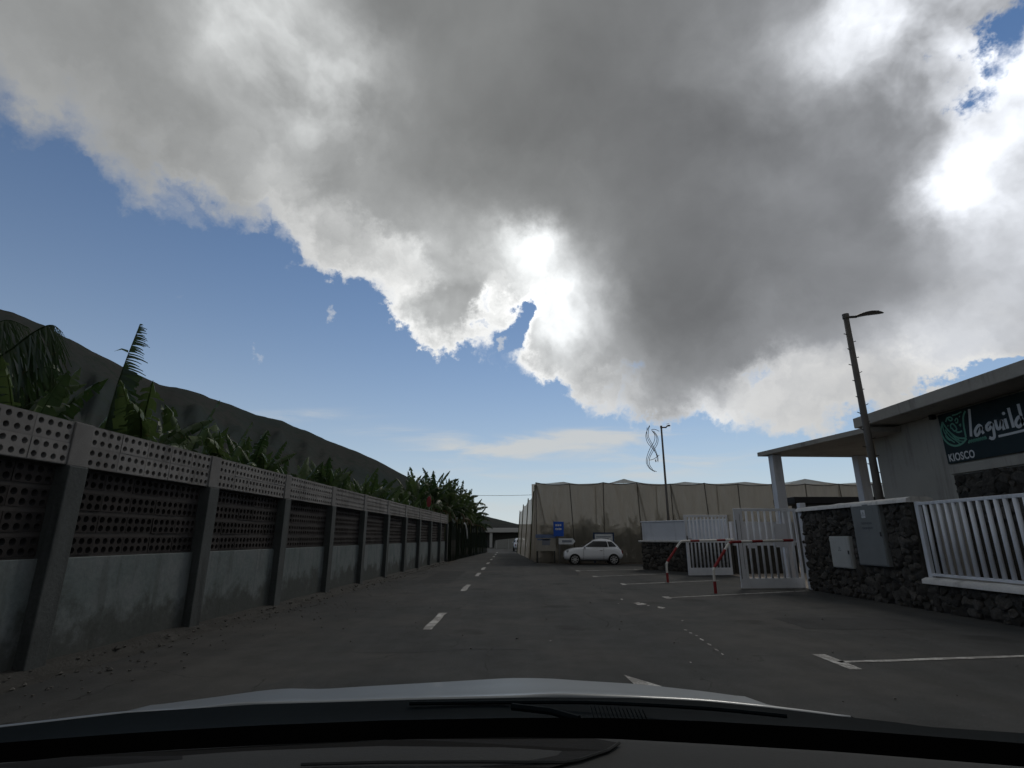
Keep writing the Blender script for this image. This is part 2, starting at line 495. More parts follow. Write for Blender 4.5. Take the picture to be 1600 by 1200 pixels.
def plinth_mat():
    """rendered plinth: blue-grey wash, with blotchy damp stains rising from the foot and streaks"""
    m = bpy.data.materials.new('stained_render'); m.use_nodes = True
    t = m.node_tree; g = NG(t); bs = t.nodes['Principled BSDF']
    pos = g.node('ShaderNodeNewGeometry').outputs['Position']
    sp = g.node('ShaderNodeSeparateXYZ'); g.link(pos, sp.inputs[0])
    n = g.noise(pos, 1.6, 6, 0.65); n3 = g.noise(pos, 14, 4, 0.6)
    st = g.noise(g.v('MULTIPLY', pos, (6, 6, 0.7)), 1.0, 4, 0.6)
    damp = g.step(g.sub(g.mad(g.sub(n, 0.5), 1.9, 0.55), sp.outputs[2]), -0.15, 0.25)
    c = g.mix(g.step(n, 0.35, 0.65), (0.158, 0.175, 0.178), (0.125, 0.150, 0.150))
    c = g.mix(g.mul(g.step(st, 0.5, 0.7), 0.5), c, (0.075, 0.085, 0.082))
    c = g.mix(g.mul(damp, 0.75), c, (0.055, 0.057, 0.052))
    f = g.mad(g.sub(n3, 0.5), 0.5, 1.0)
    g.link(g.mix(1.0, c, g.comb(f, f, f), 'MULTIPLY'), bs.inputs['Base Color'])
    bs.inputs['Roughness'].default_value = 0.92; bs.inputs['Specular IOR Level'].default_value = 0.15
    b = g.node('ShaderNodeBump'); b.inputs['Distance'].default_value = 0.006
    g.link(n3, b.inputs['Height']); g.link(b.outputs[0], bs.inputs['Normal'])
    return m


def leaf_mat(name, a, b, transl=0.35):
    m = bpy.data.materials.new(name); m.use_nodes = True
    t = m.node_tree; g = NG(t); t.nodes.clear()
    rnd = g.node('ShaderNodeObjectInfo').outputs['Random']
    pos = g.node('ShaderNodeNewGeometry').outputs['Position']
    n = g.noise(pos, 2.5, 4, 0.6)
    c = g.mix(g.m('MULTIPLY', g.add(rnd, g.sub(n, 0.5)), 1.0, clamp=True), a, b)
    dry = g.step(g.noise(pos, 9, 3, 0.6), 0.62, 0.70)
    c = g.mix(g.mul(dry, 0.6), c, (0.10, 0.075, 0.035))
    p = g.node('ShaderNodeBsdfPrincipled'); g.link(c, p.inputs['Base Color'])
    p.inputs['Roughness'].default_value = 0.45; p.inputs['Specular IOR Level'].default_value = 0.3
    tr = g.node('ShaderNodeBsdfTranslucent'); g.link(c, tr.inputs[0])
    mx = g.node('ShaderNodeMixShader'); mx.inputs[0].default_value = transl
    g.link(p.outputs[0], mx.inputs[1]); g.link(tr.outputs[0], mx.inputs[2])
    o = g.node('ShaderNodeOutputMaterial'); g.link(mx.outputs[0], o.inputs[0])
    return m


def net_mat(name, col, open_, wr=1.0):
    """woven shade net: threads that scatter light, gaps one sees through"""
    m = bpy.data.materials.new(name); m.use_nodes = True
    t = m.node_tree; g = NG(t); t.nodes.clear()
    pos = g.node('ShaderNodeNewGeometry').outputs['Position']
    n = g.noise(g.v('MULTIPLY', pos, (2.4, 2.4, 0.35)), 1.0, 5, 0.6)
    f = g.mad(g.sub(n, 0.5), 0.7 * wr, 1.0)
    c = g.mix(1.0, (*col, 1), g.comb(f, f, f), 'MULTIPLY')
    df = g.node('ShaderNodeBsdfDiffuse'); g.link(c, df.inputs[0])
    tl = g.node('ShaderNodeBsdfTranslucent'); g.link(c, tl.inputs[0])
    m1 = g.node('ShaderNodeMixShader'); m1.inputs[0].default_value = 0.65
    g.link(df.outputs[0], m1.inputs[1]); g.link(tl.outputs[0], m1.inputs[2])
    tp = g.node('ShaderNodeBsdfTransparent')
    m2 = g.node('ShaderNodeMixShader'); g.link(g.mad(g.sub(n, 0.5), -0.25, open_), m2.inputs[0])
    g.link(m1.outputs[0], m2.inputs[1]); g.link(tp.outputs[0], m2.inputs[2])
    o = g.node('ShaderNodeOutputMaterial'); g.link(m2.outputs[0], o.inputs[0])
    return m


def glass_mat(name, col=(0.015, 0.018, 0.022)):
    m = bpy.data.materials.new(name); m.use_nodes = True
    bs = m.node_tree.nodes['Principled BSDF']
    bs.inputs['Base Color'].default_value = (*col, 1); bs.inputs['Roughness'].default_value = 0.08
    bs.inputs['Specular IOR Level'].default_value = 0.5
    return m


M['asphalt'] = asphalt()
M['roadpaint'] = road_paint()
M['plinth'] = plinth_mat()
M['leaf'] = leaf_mat('banana_leaf', (0.028, 0.056, 0.018), (0.078, 0.118, 0.038))
M['dryleaf'] = leaf_mat('dry_banana_leaf', (0.085, 0.06, 0.03), (0.14, 0.105, 0.06), 0.25)
M['net'] = net_mat('pale_crop_net', (0.42, 0.39, 0.345), 0.20, 0.6)
M['netroof'] = net_mat('pale_crop_net_roof', (0.36, 0.34, 0.30), 0.45, 0.5)
M['netback'] = net_mat('pale_crop_net_back', (0.45, 0.42, 0.37), 0.05, 0.3)
M['darknet'] = net_mat('dark_shade_net', (0.018, 0.024, 0.018), 0.12)
M['carglass'] = glass_mat('car_glass')

# ------------------------------------------------------------------ terrain, road
ground = MB()
ground.face([(-4000, -4000, -0.02), (4000, -4000, -0.02), (4000, 4000, -0.02), (-4000, 4000, -0.02)])
tag(ground.build('ground', M['earth']), kind='structure')


def wall_x(y):
    return -5.675 + (y - 7.2) * 0.0446


def wavy(x, y, a=0.12):
    return x + a * (mnoise.noise(Vector((y * 0.55, 3.1, 0))) + 0.5 * mnoise.noise(Vector((y * 1.7, 9.1, 0))))


rd = MB()
ys = [-12 + i * 1.0 for i in range(52)] + [42 + 6 * i for i in range(12)]
rows = []
for y in ys:
    xl = wavy(wall_x(y) + 0.42, y) if y < 38 else -4.0 - 0.004 * (y - 38) ** 1.2
    xr = 9.35 if y < 29.5 else (9.35 if y < 35 else 1.9)
    rows.append([(xl + (xr - xl) * k / 6, y, 0.0) for k in range(7)])
rd.grid(rows)
road = tag(rd.build('road', M['asphalt'], fix=True), kind='structure')
yard = MB(); yard.face([(9.36, -6, 0.004), (26, -6, 0.004), (26, 35.5, 0.004), (9.36, 35.5, 0.004)])
tag(yard.build('yard_pavement', M['yard']), kind='structure')


def mark(name, pts, wob=0.0):
    b = MB(); b.face([(p[0], p[1], 0.006) for p in pts])
    return b.build(name, M['roadpaint'], road)


def line(name, a, b, w, ca=0.0):
    a, b = Vector((a[0], a[1], 0)), Vector((b[0], b[1], 0))
    d = (b - a).normalized(); n = Vector((-d.y, d.x, 0)) * w / 2
    L = (b - a).length; k = max(2, int(L / 0.35)); up = []; dn = []
    for i in range(k + 1):
        p = a + (b - a) * i / k
        up.append(p + n * (1 + 0.22 * rng.uniform(-1, 1))); dn.append(p - n * (1 + 0.22 * rng.uniform(-1, 1)))
    mb = MB(); mb.grid([[(p.x, p.y, 0.006) for p in up], [(p.x, p.y, 0.006) for p in dn]])
    return mb.build(name, M['roadpaint'], road)


for i, y in enumerate([10.15, 17.2, 23.6, 28.2, 34.2, 40.3, 46.4, 52.5, 58.6]):
    x = -1.48 if y < 30 else -1.48 - 0.004 * (y - 30)
    line('centre_dash', (x, y), (x, y + 2.15), 0.17)
for a, b, t in (((4.17, 15.3), (8.85, 17.2), 0.45), ((3.86, 19.6), (7.75, 21.3), 0.5), ((3.44, 23.4), (6.95, 25.2), 0.5), ((3.19, 27.3), (6.6, 28.5), 0.6), ((4.22, 7.62), (8.9, 8.25), 0.8)):
    line('bay_line', a, b, 0.11)
    line('bay_tick', (a[0] - 0.02, a[1] - t * 0.5), (a[0] + 0.0, a[1] + t * 0.6), 0.16)
mark('arrow_tip', [(1.31, 6.95), (1.36, 6.2), (1.62, 6.45)])
line('bay_line', (1.55, 35.2), (2.2, 34.6), 0.16)


def stain(cx, cy, rx, ry, n=14):
    return mark('paint_stain', [(cx + rx * math.cos(k * 6.283 / n) * rng.uniform(0.6, 1.15), cy + ry * math.sin(k * 6.283 / n) * rng.uniform(0.6, 1.15)) for k in range(n)])


for cx, cy, rx, ry in ((3.12, 13.95, 0.16, 0.28), (3.42, 13.2, 0.10, 0.16), (2.86, 14.9, 0.04, 0.12), (3.23, 13.6, 0.04, 0.08), (3.02, 10.1, 0.03, 0.06), (3.01, 9.8, 0.025, 0.05), (3.03, 9.55, 0.02, 0.05),
                       (2.99, 9.2, 0.02, 0.12), (2.97, 8.8, 0.02, 0.10), (2.93, 8.4, 0.02, 0.08), (2.9, 8.1, 0.015, 0.05), (3.3, 11.2, 0.03, 0.04), (2.6, 14.0, 0.02, 0.04), (0.6, 9.1, 0.015, 0.03), (2.3, 7.6, 0.015, 0.03)):
    stain(cx, cy, rx, ry)

# mended patches, cracks and litter on the asphalt
M['patch'] = mat('asphalt_patch', (0.046, 0.047, 0.048), 0.95, 0.35, 1.5, 70, 0.004, spec=0.1)
M['crack'] = mat('crack_fill', (0.018, 0.018, 0.018), 0.9, 0.2, spec=0.1)


def patch(x0, x1, y0, y1):
    pts = []
    for (ax, ay), (bx, by) in (((x0, y0), (x1, y0)), ((x1, y0), (x1, y1)), ((x1, y1), (x0, y1)), ((x0, y1), (x0, y0))):
        for k in range(8):
            u = k / 8; pts.append((ax + (bx - ax) * u + rng.uniform(-0.03, 0.03), ay + (by - ay) * u + rng.uniform(-0.05, 0.05), 0.003))
    b = MB(); b.face(pts); return b.build('asphalt_patch', M['patch'], road)


for q in ((5.2, 7.6, 10.2, 11.6), (-3.4, -2.2, 20, 27), (2.3, 3.0, 24.5, 31), (-0.6, 0.9, 5.2, 6.6)): patch(*q)
for cx, cy, ang, L_ in ((-2.6, 8.2, 0.3, 3.0), (1.7, 10.4, 1.3, 4.0), (4.9, 12.0, 0.1, 3.2), (0.2, 23, 1.5, 6.0), (-3.6, 15.5, 1.4, 5.0), (6.4, 9.2, 2.6, 2.2), (3.3, 17.8, 0.5, 2.5)):
    p = Vector((cx, cy, 0.0075)); pts = [p.copy()]; a_ = ang
    for k in range(int(L_ / 0.16)):
        a_ += rng.gauss(0, 0.28); a_ += (ang - a_) * 0.2
        p = p + Vector((math.cos(a_), math.sin(a_), 0)) * 0.16; pts.append(p.copy())
    MB().ribbon(pts, [rng.uniform(0.006, 0.018) for _ in pts], (0, 0, 1)).build('crack', M['crack'], road)
lt_ = MB()
for i in range(420):
    y = rng.uniform(4, 30); x = rng.uniform(wall_x(y) + 0.6, 8.9); s_ = rng.uniform(0.006, 0.02); a_ = rng.uniform(0, 6.28)
    if rng.random() < 0.5: x = wall_x(y) + 0.5 + abs(rng.gauss(0, 0.8))
    c_, d_ = math.cos(a_) * s_, math.sin(a_) * s_
    lt_.prism([(x + c_, y + d_, 0.008), (x - d_, y + c_, 0.008), (x - c_, y - d_, 0.008), (x + d_ * 0.6, y - c_ * 0.7, 0.008)], (0, 0, s_ * 0.7))
tag(lt_.build('grit', M['rubble']), 'scattered grit and bits of debris on the asphalt', 'grit', kind='stuff')

# hill on the left
ridge_px = [(-420, 330), (-260, 395), (-120, 440), (0, 481), (30, 490), (60, 503), (110, 528), (180, 564), (225, 588), (250, 599), (290, 606), (350, 627), (400, 646), (440, 656), (480, 672), (520, 690),
            (560, 704), (596, 722), (640, 745), (700, 781), (752, 803), (775, 809), (820, 820), (900, 838), (1000, 841)]


def hill_material():
    m = bpy.data.materials.new('scrub_hillside'); m.use_nodes = True
    t = m.node_tree; g = NG(t); bs = t.nodes['Principled BSDF']
    pos = g.node('ShaderNodeNewGeometry').outputs['Position']
    n = g.noise(pos, 0.006, 6, 0.6); f = g.noise(pos, 0.09, 5, 0.75)
    c = g.mix(g.step(n, 0.4, 0.62), (0.043, 0.052, 0.052), (0.054, 0.055, 0.053))
    c = g.mix(g.step(f, 0.48, 0.62), c, (0.040, 0.050, 0.044))
    g.link(c, bs.inputs['Base Color']); bs.inputs['Roughness'].default_value = 1.0; bs.inputs['Specular IOR Level'].default_value = 0.0
    return m


def build_hill():
    pts = []
    for px, py in ridge_px:
        d = ray(px, py); pts.append((math.atan2(d.x, d.y), d.z / math.hypot(d.x, d.y)))
    mb = MB(); rows = []
    NA, NT = 260, 54
    a0, a1 = pts[0][0], pts[-1][0]
    for i in range(NA + 1):
        a = a0 + (a1 - a0) * i / NA
        k = 0
        while k < len(pts) - 2 and pts[k + 1][0] < a: k += 1
        (aa, ea), (ab, eb) = pts[k], pts[k + 1]
        u = (a - aa) / (ab - aa)
        e = ea + (eb - ea) * u
        D = 760 + 520 * (i / NA) + 60 * mnoise.noise(Vector((a * 6, 0, 5)))
        H = max(e * D, 1.0)
        foot = 150 + 240 * (i / NA)
        row = []
        for j in range(NT + 1):
            t = j / NT * 1.35
            r = foot + (D - foot) * t
            if t <= 1:
                z = H * (0.25 * t + 0.75 * t * t) if t < 1 else H
            else:
                z = H * (1 - 1.5 * (t - 1))
            p = Vector((math.sin(a) * r, math.cos(a) * r, 0))
            gul = mnoise.fractal(Vector((a * 34 + 3, r * 0.006, 1.7)), 0.9, 2.1, 5)
            rock = mnoise.fractal(p * 0.03, 0.7, 2.2, 4)
            w = min(1, t * 3) * (1 if t < 0.9 else max(0.12, (1 - abs(t - 1) * 9) * 0 + 0.12))
            z += gul * H * 0.06 * w + rock * 3.2 * min(1, H / 60) * w
            row.append((p.x, p.y, z - 0.5 if j else -3.0))
        rows.append(row)
    mb.grid(rows)
    tag(mb.build('hill', hill_material(), smooth=True), kind='structure')


build_hill()

# ------------------------------------------------------------------ perforated block wall on the left
WALL_RZ = -math.atan(0.0446)
wall = empty('boundary_wall', (wall_x(7.0), 7.0, 0), WALL_RZ, 'long grey wall of perforated blocks on a stained plinth along the road', 'wall')
BAY, PIL = 3.06, 0.30
TOP0, TOP1, MID0 = 2.45, 3.0, 1.30


def block_mesh(name, m, r, T, W=0.528, H=0.262, nx=4, nz=2):
    mb = MB()
    cw, ch = W / nx, H / nz
    for i in range(nx):
        for j in range(nz):
            cy, cz = -W / 2 + cw * (i + 0.5), -H / 2 + ch * (j + 0.5)
            sq, ci = [], []
            for k in range(12):
                a = R(15 + 30 * k); c, s_ = math.cos(a), math.sin(a)
                q = max(abs(c), abs(s_))
                sq.append((cy + c / q * cw / 2, cz + s_ / q * ch / 2)); ci.append((cy + c * r, cz + s_ * r))
            for k in range(12):
                l = (k + 1) % 12
                for x in (0.0, -T):
                    mb.face([(x, *sq[k]), (x, *sq[l]), (x, *ci[l]), (x, *ci[k])])
                mb.face([(0, *ci[k]), (0, *ci[l]), (-T, *ci[l]), (-T, *ci[k])])
    y, z = W / 2, H / 2
    for q in ([(0, -y, -z), (0, y, -z), (-T, y, -z), (-T, -y, -z)], [(0, -y, z), (0, y, z), (-T, y, z), (-T, -y, z)],
              [(0, -y, -z), (0, -y, z), (-T, -y, z), (-T, -y, -z)], [(0, y, -z), (0, y, z), (-T, y, z), (-T, y, -z)]):
        mb.face(q)
    me = mb.mesh(name, m, fix=False)
    bm = bmesh.new(); bm.from_mesh(me); bmesh.ops.remove_doubles(bm, verts=bm.verts, dist=1e-5)
    bmesh.ops.recalc_face_normals(bm, faces=bm.faces); bm.to_mesh(me); bm.free()
    return me


blk_top = block_mesh('perforated_block', M['block'], 0.038, 0.15)
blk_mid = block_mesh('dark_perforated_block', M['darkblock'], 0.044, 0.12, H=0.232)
rest = MB()


def far_block(loc, pitch):
    b = len(rest.v)
    rest.v.extend((v.co.x + loc[0], v.co.y * pitch / 0.54 + loc[1], v.co.z + loc[2]) for v in blk_top.vertices)
    rest.f.extend([b + i for i in p.vertices] for p in blk_top.polygons)


for bay in range(-2, 10):
    y0 = bay * BAY + PIL / 2; y1 = (bay + 1) * BAY - PIL / 2
    if bay == 9: y1 -= 0.4
    L = y1 - y0
    pl = MB(); pl.box(-0.30, -0.10, y0 - 0.01, y1 + 0.01, -0.05, MID0)
    bevel(pl.build('plinth', M['plinth'], wall), 0.012)
    mo = MB(); md = MB()
    pitch = L / 5
    for z in (TOP0 + 0.006, (TOP0 + TOP1) / 2, TOP1 - 0.004):
        mo.box(-0.16, -0.025, y0, y1, z - 0.008, z + 0.008)
    for k in range(6):
        mo.box(-0.158, -0.026, y0 + pitch * k - 0.007, y0 + pitch * k + 0.007, TOP0, TOP1 - 0.006)
    hm = (TOP0 - MID0) / 4
    for k in range(5):
        md.box(-0.262, -0.150, y0, y1, MID0 + hm * k - 0.032, min(MID0 + hm * k + 0.032, TOP0 - 0.001))
    for k in range(6):
        md.box(-0.260, -0.152, y0 + pitch * k - 0.008, y0 + pitch * k + 0.008, MID0, TOP0)
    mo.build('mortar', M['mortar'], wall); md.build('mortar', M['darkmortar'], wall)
    for row in range(2):
        for k in range(5):
            loc = (-0.02 + rng.uniform(-0.004, 0.004), y0 + pitch * (k + 0.5), TOP0 + 0.1375 + row * 0.275)
            if -1 <= bay <= 7: link('block', blk_top, wall, loc, (rng.uniform(-0.006, 0.006), 0, 0), (1, pitch / 0.54, 1))
            else: far_block(loc, pitch)
    for row in range(4):
        for k in range(5):
            loc = (-0.142 + rng.uniform(-0.006, 0.006), y0 + pitch * (k + 0.5), MID0 + hm * (row + 0.5))
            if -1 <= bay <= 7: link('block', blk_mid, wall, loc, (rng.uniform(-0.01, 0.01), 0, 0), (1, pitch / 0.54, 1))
pf = rest.build('block_rows', M['block'], wall); pf['kind'] = 'stuff'
# far bays' dark courses: real perforated blocks, joined
fb = MB()
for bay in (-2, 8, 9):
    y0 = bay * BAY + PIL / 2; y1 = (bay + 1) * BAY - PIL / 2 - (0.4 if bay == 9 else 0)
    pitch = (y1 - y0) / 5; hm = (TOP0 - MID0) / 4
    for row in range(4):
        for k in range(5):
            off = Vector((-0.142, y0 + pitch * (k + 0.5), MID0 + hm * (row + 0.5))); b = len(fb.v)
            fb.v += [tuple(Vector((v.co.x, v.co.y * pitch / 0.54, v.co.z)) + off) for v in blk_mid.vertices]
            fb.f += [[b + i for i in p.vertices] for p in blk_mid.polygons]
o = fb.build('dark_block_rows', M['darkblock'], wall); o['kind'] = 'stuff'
for i in range(-2, 11):
    y = i * BAY - (0.4 if i == 10 else 0)
    p = MB(); p.box(-0.34, 0.04, y - PIL / 2, y + PIL / 2, -0.05, TOP0 - 0.01)
    bevel(p.build('pilaster', M['pilaster'], wall), 0.015)
    p = MB(); p.box(-0.20, 0.0, y - PIL / 2 - 0.005, y + PIL / 2 + 0.005, TOP0 - 0.008, TOP1 + 0.01)
    bevel(p.build('pilaster_cap', M['mortar'], wall), 0.012)

# broken concrete and gravel along the foot of the wall
ap = MB(); rows = []
for i in range(130):
    y = -1 + i * 0.3
    w = 0.12 + 0.12 * mnoise.noise(Vector((y * 0.8, 1, 4))) + 0.10 * mnoise.noise(Vector((y * 3.1, 1, 4)))
    h = 0.07 + 0.04 * mnoise.noise(Vector((y * 0.7, 8, 4)))
    x = wall_x(y) - 0.02
    if y > 36.6: break
    rows.append([(x - 0.12, y, h + 0.03), (x + w * 0.45, y, h + 0.01 * rng.uniform(-1, 1)), (x + w * 0.9, y, h * 0.5), (x + w + 0.1, y, -0.008), (x + w + 0.75, y, -0.012)])
ap.grid(rows)
tag(ap.build('wall_footing', mat('footing_dirt', (0.046, 0.045, 0.042), 0.95, 0.5, 2.5, 25, 0.02), smooth=False), kind='structure')
rb = MB()
for i in range(420):
    y = rng.uniform(5, 37); x = wall_x(y) + abs(rng.gauss(0.15, 0.28)) + 0.06; s_ = rng.uniform(0.008, 0.032) * (1.5 if rng.random() < 0.06 else 1)
    b = len(rb.v)
    zz = 0.05 if x < wall_x(y) + 0.3 else 0.0
    for dx, dy, dz in ((1, 0, 0), (-1, 0, 0), (0, 1, 0), (0, -1, 0), (0, 0, 1), (0, 0, -1)):
        rb.v.append((x + dx * s_ * rng.uniform(0.7, 1.5), y + dy * s_ * rng.uniform(0.7, 1.5), zz + s_ * 0.3 + dz * s_ * 0.8))
    for q in ((0, 2, 4), (2, 1, 4), (1, 3, 4), (3, 0, 4), (2, 0, 5), (1, 2, 5), (3, 1, 5), (0, 3, 5)): rb.f.append([b + i_ for i_ in q])
tag(rb.build('gravel', M['rubble']), 'loose gravel and rubble along the foot of the wall', 'gravel', kind='stuff')

# ------------------------------------------------------------------ banana plants


def leaf_mesh(name, L, W, th0, bend, droop, seed, sweep=0.3, oneside=0, curl=0.0, n=34, m=None):
    """torn banana leaf: base at origin growing along +X, th0 start pitch, bend total curvature, strips hang by droop"""
    r = random.Random(seed)
    mb = MB(); N = n; pts = []; p = Vector((0, 0, 0)); tan = []
    for i in range(N + 1):
        u = i / N
        th = th0 - bend * (0.25 * u + 0.75 * u ** 2.2)
        tdir = Vector((math.cos(th), curl * u * u, math.sin(th))).normalized()
        pts.append(p.copy()); tan.append(tdir); p = p + tdir * (L / N)
    mb.tube(pts[::2] + ([pts[-1]] if N % 2 else []), [max(0.004, 0.026 * (1 - 0.9 * k / (len(pts[::2]) - 1))) for k in range(len(pts[::2]))] + ([0.004] if N % 2 else []), 5, cap=False)
    i0 = int(N * 0.16)
    for side in (-1, 1):
        hang = droop; i = i0
        while i < N:
            run = r.choice((1, 1, 1, 2, 2, 3)) if r.random() < (0.8 if N < 40 else 0.95) else 4
            j = min(N, i + run)
            hang = max(0.05, min(1.5, droop * r.uniform(0.55, 1.4)))
            if oneside and side == oneside: hang = 1.35
            len_f = r.uniform(0.8, 1.05) if r.random() < 0.88 else r.uniform(0.35, 0.7)

            def col(k):
                u = (k - i0) / (N - i0)
                w = W * 0.5 * (math.sin(math.pi * min(1, u * 0.93 + 0.07)) ** 0.5) * len_f * (1 if u < 0.97 else 0.5)
                b_ = pts[k]; t_ = tan[k]
                nrm = t_.cross(Vector((0, 1, 0))).normalized()
                if nrm.z < 0: nrm = -nrm
                if abs(nrm.z) < 0.05: nrm = Vector((-abs(nrm.x), 0, nrm.z))
                out = []
                for s_, hk in ((0, 0), (0.33, 0.45), (0.7, 0.9), (1.0, 1.1)):
                    h = hang * hk
                    lat = Vector((0, side, 0)) * math.cos(h) * s_ * w
                    dn = (Vector((0, 0, -1)) * 0.6 - nrm * 0.4) * math.sin(h) * s_ * w
                    out.append(b_ + lat + dn + t_ * sweep * s_ * w)
                return out
            a, b = col(i), col(j)
            gap = 0.12 if run < 4 else 0.04
            # pull the free edges together so that the tear opens outward
            for k in range(1, 4):
                f = gap * k / 3
                a[k], b[k] = a[k].lerp(b[k], f), b[k].lerp(a[k], f + r.uniform(0, 0.1))
            rows_ = [a, b] if run < 3 else [a, [(x + y) / 2 + Vector((0, 0, 0.008)) for x, y in zip(a, b)], b]
            mb.grid(rows_)
            i = j
    return mb.mesh(name, m or M['leaf'], smooth=True, fix=False)


LEAF = {'up': [], 'mid': [], 'low': [], 'dry': []}
for k in range(5):
    LEAF['up'].append(leaf_mesh('leaf_blade', 2.1, 0.58, R(84 - 3 * k), R(18 + 10 * k), 0.55 + 0.1 * k, 10 + k))
    LEAF['mid'].append(leaf_mesh('leaf_blade', 2.1, 0.62, R(66 - 4 * k), R(75 + 10 * k), 0.8, 20 + k, curl=0.15 * (k - 2)))
    LEAF['low'].append(leaf_mesh('leaf_blade', 1.9, 0.58, R(38 - 5 * k), R(95 + 8 * k), 1.1, 30 + k, curl=0.2 * (k - 2)))
for k in range(3):
    LEAF['dry'].append(leaf_mesh('dry_leaf_blade', 1.8, 0.5, R(20 - 8 * k), R(105 + 10 * k), 1.35, 40 + k, curl=0.2 * (k - 1), m=M['dryleaf']))
STEM = MB().tube([(0, 0, -0.05), (0.02, 0, 0.35), (0.0, 0.02, 0.7), (0.01, 0, 1.0)], [0.13, 0.115, 0.095, 0.06], 10).mesh('stem', M['trunk'], smooth=True)


def banana(x, y, H, label, group, seed, scale=1.0, n_up=2, n_mid=4, n_low=2, z0=0.0, avoid=None):
    """H = height of the stem"""
    r = random.Random(seed)
    t = empty('banana_plant', (x, y, z0), r.uniform(0, 6.28), label, 'banana plant', group)
    link('trunk', STEM, t, (0, 0, 0), (r.uniform(-0.04, 0.04), r.uniform(-0.04, 0.04), 0), (scale, scale, H))
    az = r.uniform(0, 6.28)
    for kind, n in (('up', n_up), ('mid', n_mid), ('low', n_low), ('dry', 1)):
        for k in range(n):
            az += 2.4 + r.uniform(-0.4, 0.4)
            if avoid is not None and kind != 'up' and math.cos(az + t.rotation_euler.z - avoid) > (0.55 if kind == 'mid' else 0.0): az += math.pi
            s_ = scale * r.uniform(0.85, 1.12)
            zz = H * {'up': 0.985, 'mid': 0.95, 'low': 0.88, 'dry': 0.84}[kind] + r.uniform(-0.06, 0.04)
            link('leaf', r.choice(LEAF[kind]), t, (0, 0, zz), (r.uniform(-0.15, 0.15), r.uniform(-0.08, 0.08), az), (s_, s_ * r.uniform(0.9, 1.2), s_))
    return t


ORD = ['first', 'second', 'third', 'fourth', 'fifth', 'sixth', 'seventh', 'eighth', 'ninth', 'tenth', 'eleventh', 'twelfth', 'thirteenth', 'fourteenth', 'fifteenth', 'sixteenth', 'seventeenth', 'eighteenth', 'nineteenth', 'twentieth']
# the two big windblown plants close to the camera


def fringe_leaf(name, rib, n, length, dirn, seed, solid=0.4, back=0.0):
    """wind-torn leaf whose blade hangs to one side of the rib in narrow strips; rib = points in the plant's frame"""
    r = random.Random(seed); mb = MB(); rib = spline(rib, 10); m = len(rib) - 1
    mb.tube(rib[::2] + [rib[-1]], [max(0.005, 0.030 * (1 - k / (m / 2 + 1))) for k in range(len(rib[::2]) + 1)], 5, cap=False)

    def at_(u):
        i = min(m - 1, int(u * m)); return rib[i].lerp(rib[i + 1], u * m - i)
    for k in range(n):
        u = (k + r.uniform(0.1, 0.9)) / n
        L_ = length(u) * r.uniform(0.75, 1.08)
        if r.random() < 0.06: L_ *= 0.5
        d0 = Vector(dirn(u)); d0 = Vector((d0.x + r.gauss(0, 0.05), d0.y + r.gauss(0, 0.15), d0.z + r.gauss(0, 0.07))).normalized()
        wd = (1.0 / n) * (2.4 if u < solid else r.uniform(0.9, 1.6))
        p, q = at_(max(0, u - wd / 2)), at_(min(1, u + wd / 2))
        a_, b_ = [p], [q]
        for f, drop in ((0.35, 0.02), (0.7, 0.09), (1.0, 0.20)):
            e = d0 * L_ * f + Vector((0, 0, -drop * L_))
            t_ = f * (0.15 if u < solid else 0.7)
            a_.append(p.lerp(q, t_ * 0.5) + e); b_.append(q.lerp(p, t_ * 0.5) + e)
        mb.grid([a_, b_])
    return mb.mesh(name, M['leaf'], smooth=True, fix=False)


fA, fT = on_y(160, 690, 10.2), on_y(219, 506, 10.2)
pA = banana(fA.x - 0.15, 10.3, 2.3, 'banana plant with one tall upright torn leaf against the sky', 'banana plants behind the block wall', 101, 1.0, 1, 3, 2, avoid=0.0)
pA.rotation_euler = (0, 0, 0)
o0 = pA.location
rib = [Vector((0.05, 0, 2.2)), fA - o0, (fA - o0).lerp(fT - o0, 0.5) + Vector((-0.06, 0, 0.02)), fT - o0]
link('leaf', fringe_leaf('flag_leaf', rib, 130, lambda u: 0.0 if u < 0.22 else (0.82 * (1 - u) ** 0.45 if u < 0.97 else 0.1), lambda u: (0.95, -0.15, -0.30 + 0.25 * u), 5, 0.72), pA)
st_ = on_y(178, 549, 10.2) - o0; sr = on_y(200, 551, 10.2) - o0
MB().grid([[sr, sr.lerp(st_, 0.5) + Vector((0, 0, 0.05)), st_], [sr + Vector((0, 0, 0.05)), sr.lerp(st_, 0.5) + Vector((0, 0, 0.08)), st_]]).build('leaf_strip', M['leaf'], pA)
for k, (dx, dy, sc) in enumerate(((0.42, 0.25, 0.95), (0.95, 0.6, 0.8), (-0.35, 0.4, 0.85))):
    b0 = Vector((dx * 0.4, dy, 2.2)); tp = Vector((dx + 0.12, dy, 2.2 + 2.0 * sc))
    link('leaf', fringe_leaf('upright_leaf', [b0, b0.lerp(tp, 0.5) + Vector((-0.04, 0, 0)), tp], 70, lambda u: 0.0 if u < 0.2 else 0.5 * (1 - u) ** 0.4, lambda u: (0.6, -0.6, -0.6), 50 + k, 0.7), pA)
pB = banana(-8.55, 8.4, 2.75, 'banana plant with a broad arching frond at the left edge', 'banana plants behind the block wall', 102, 1.0, 1, 3, 1, avoid=0.0)
pB.rotation_euler = (0, 0, 0)
o0 = pB.location
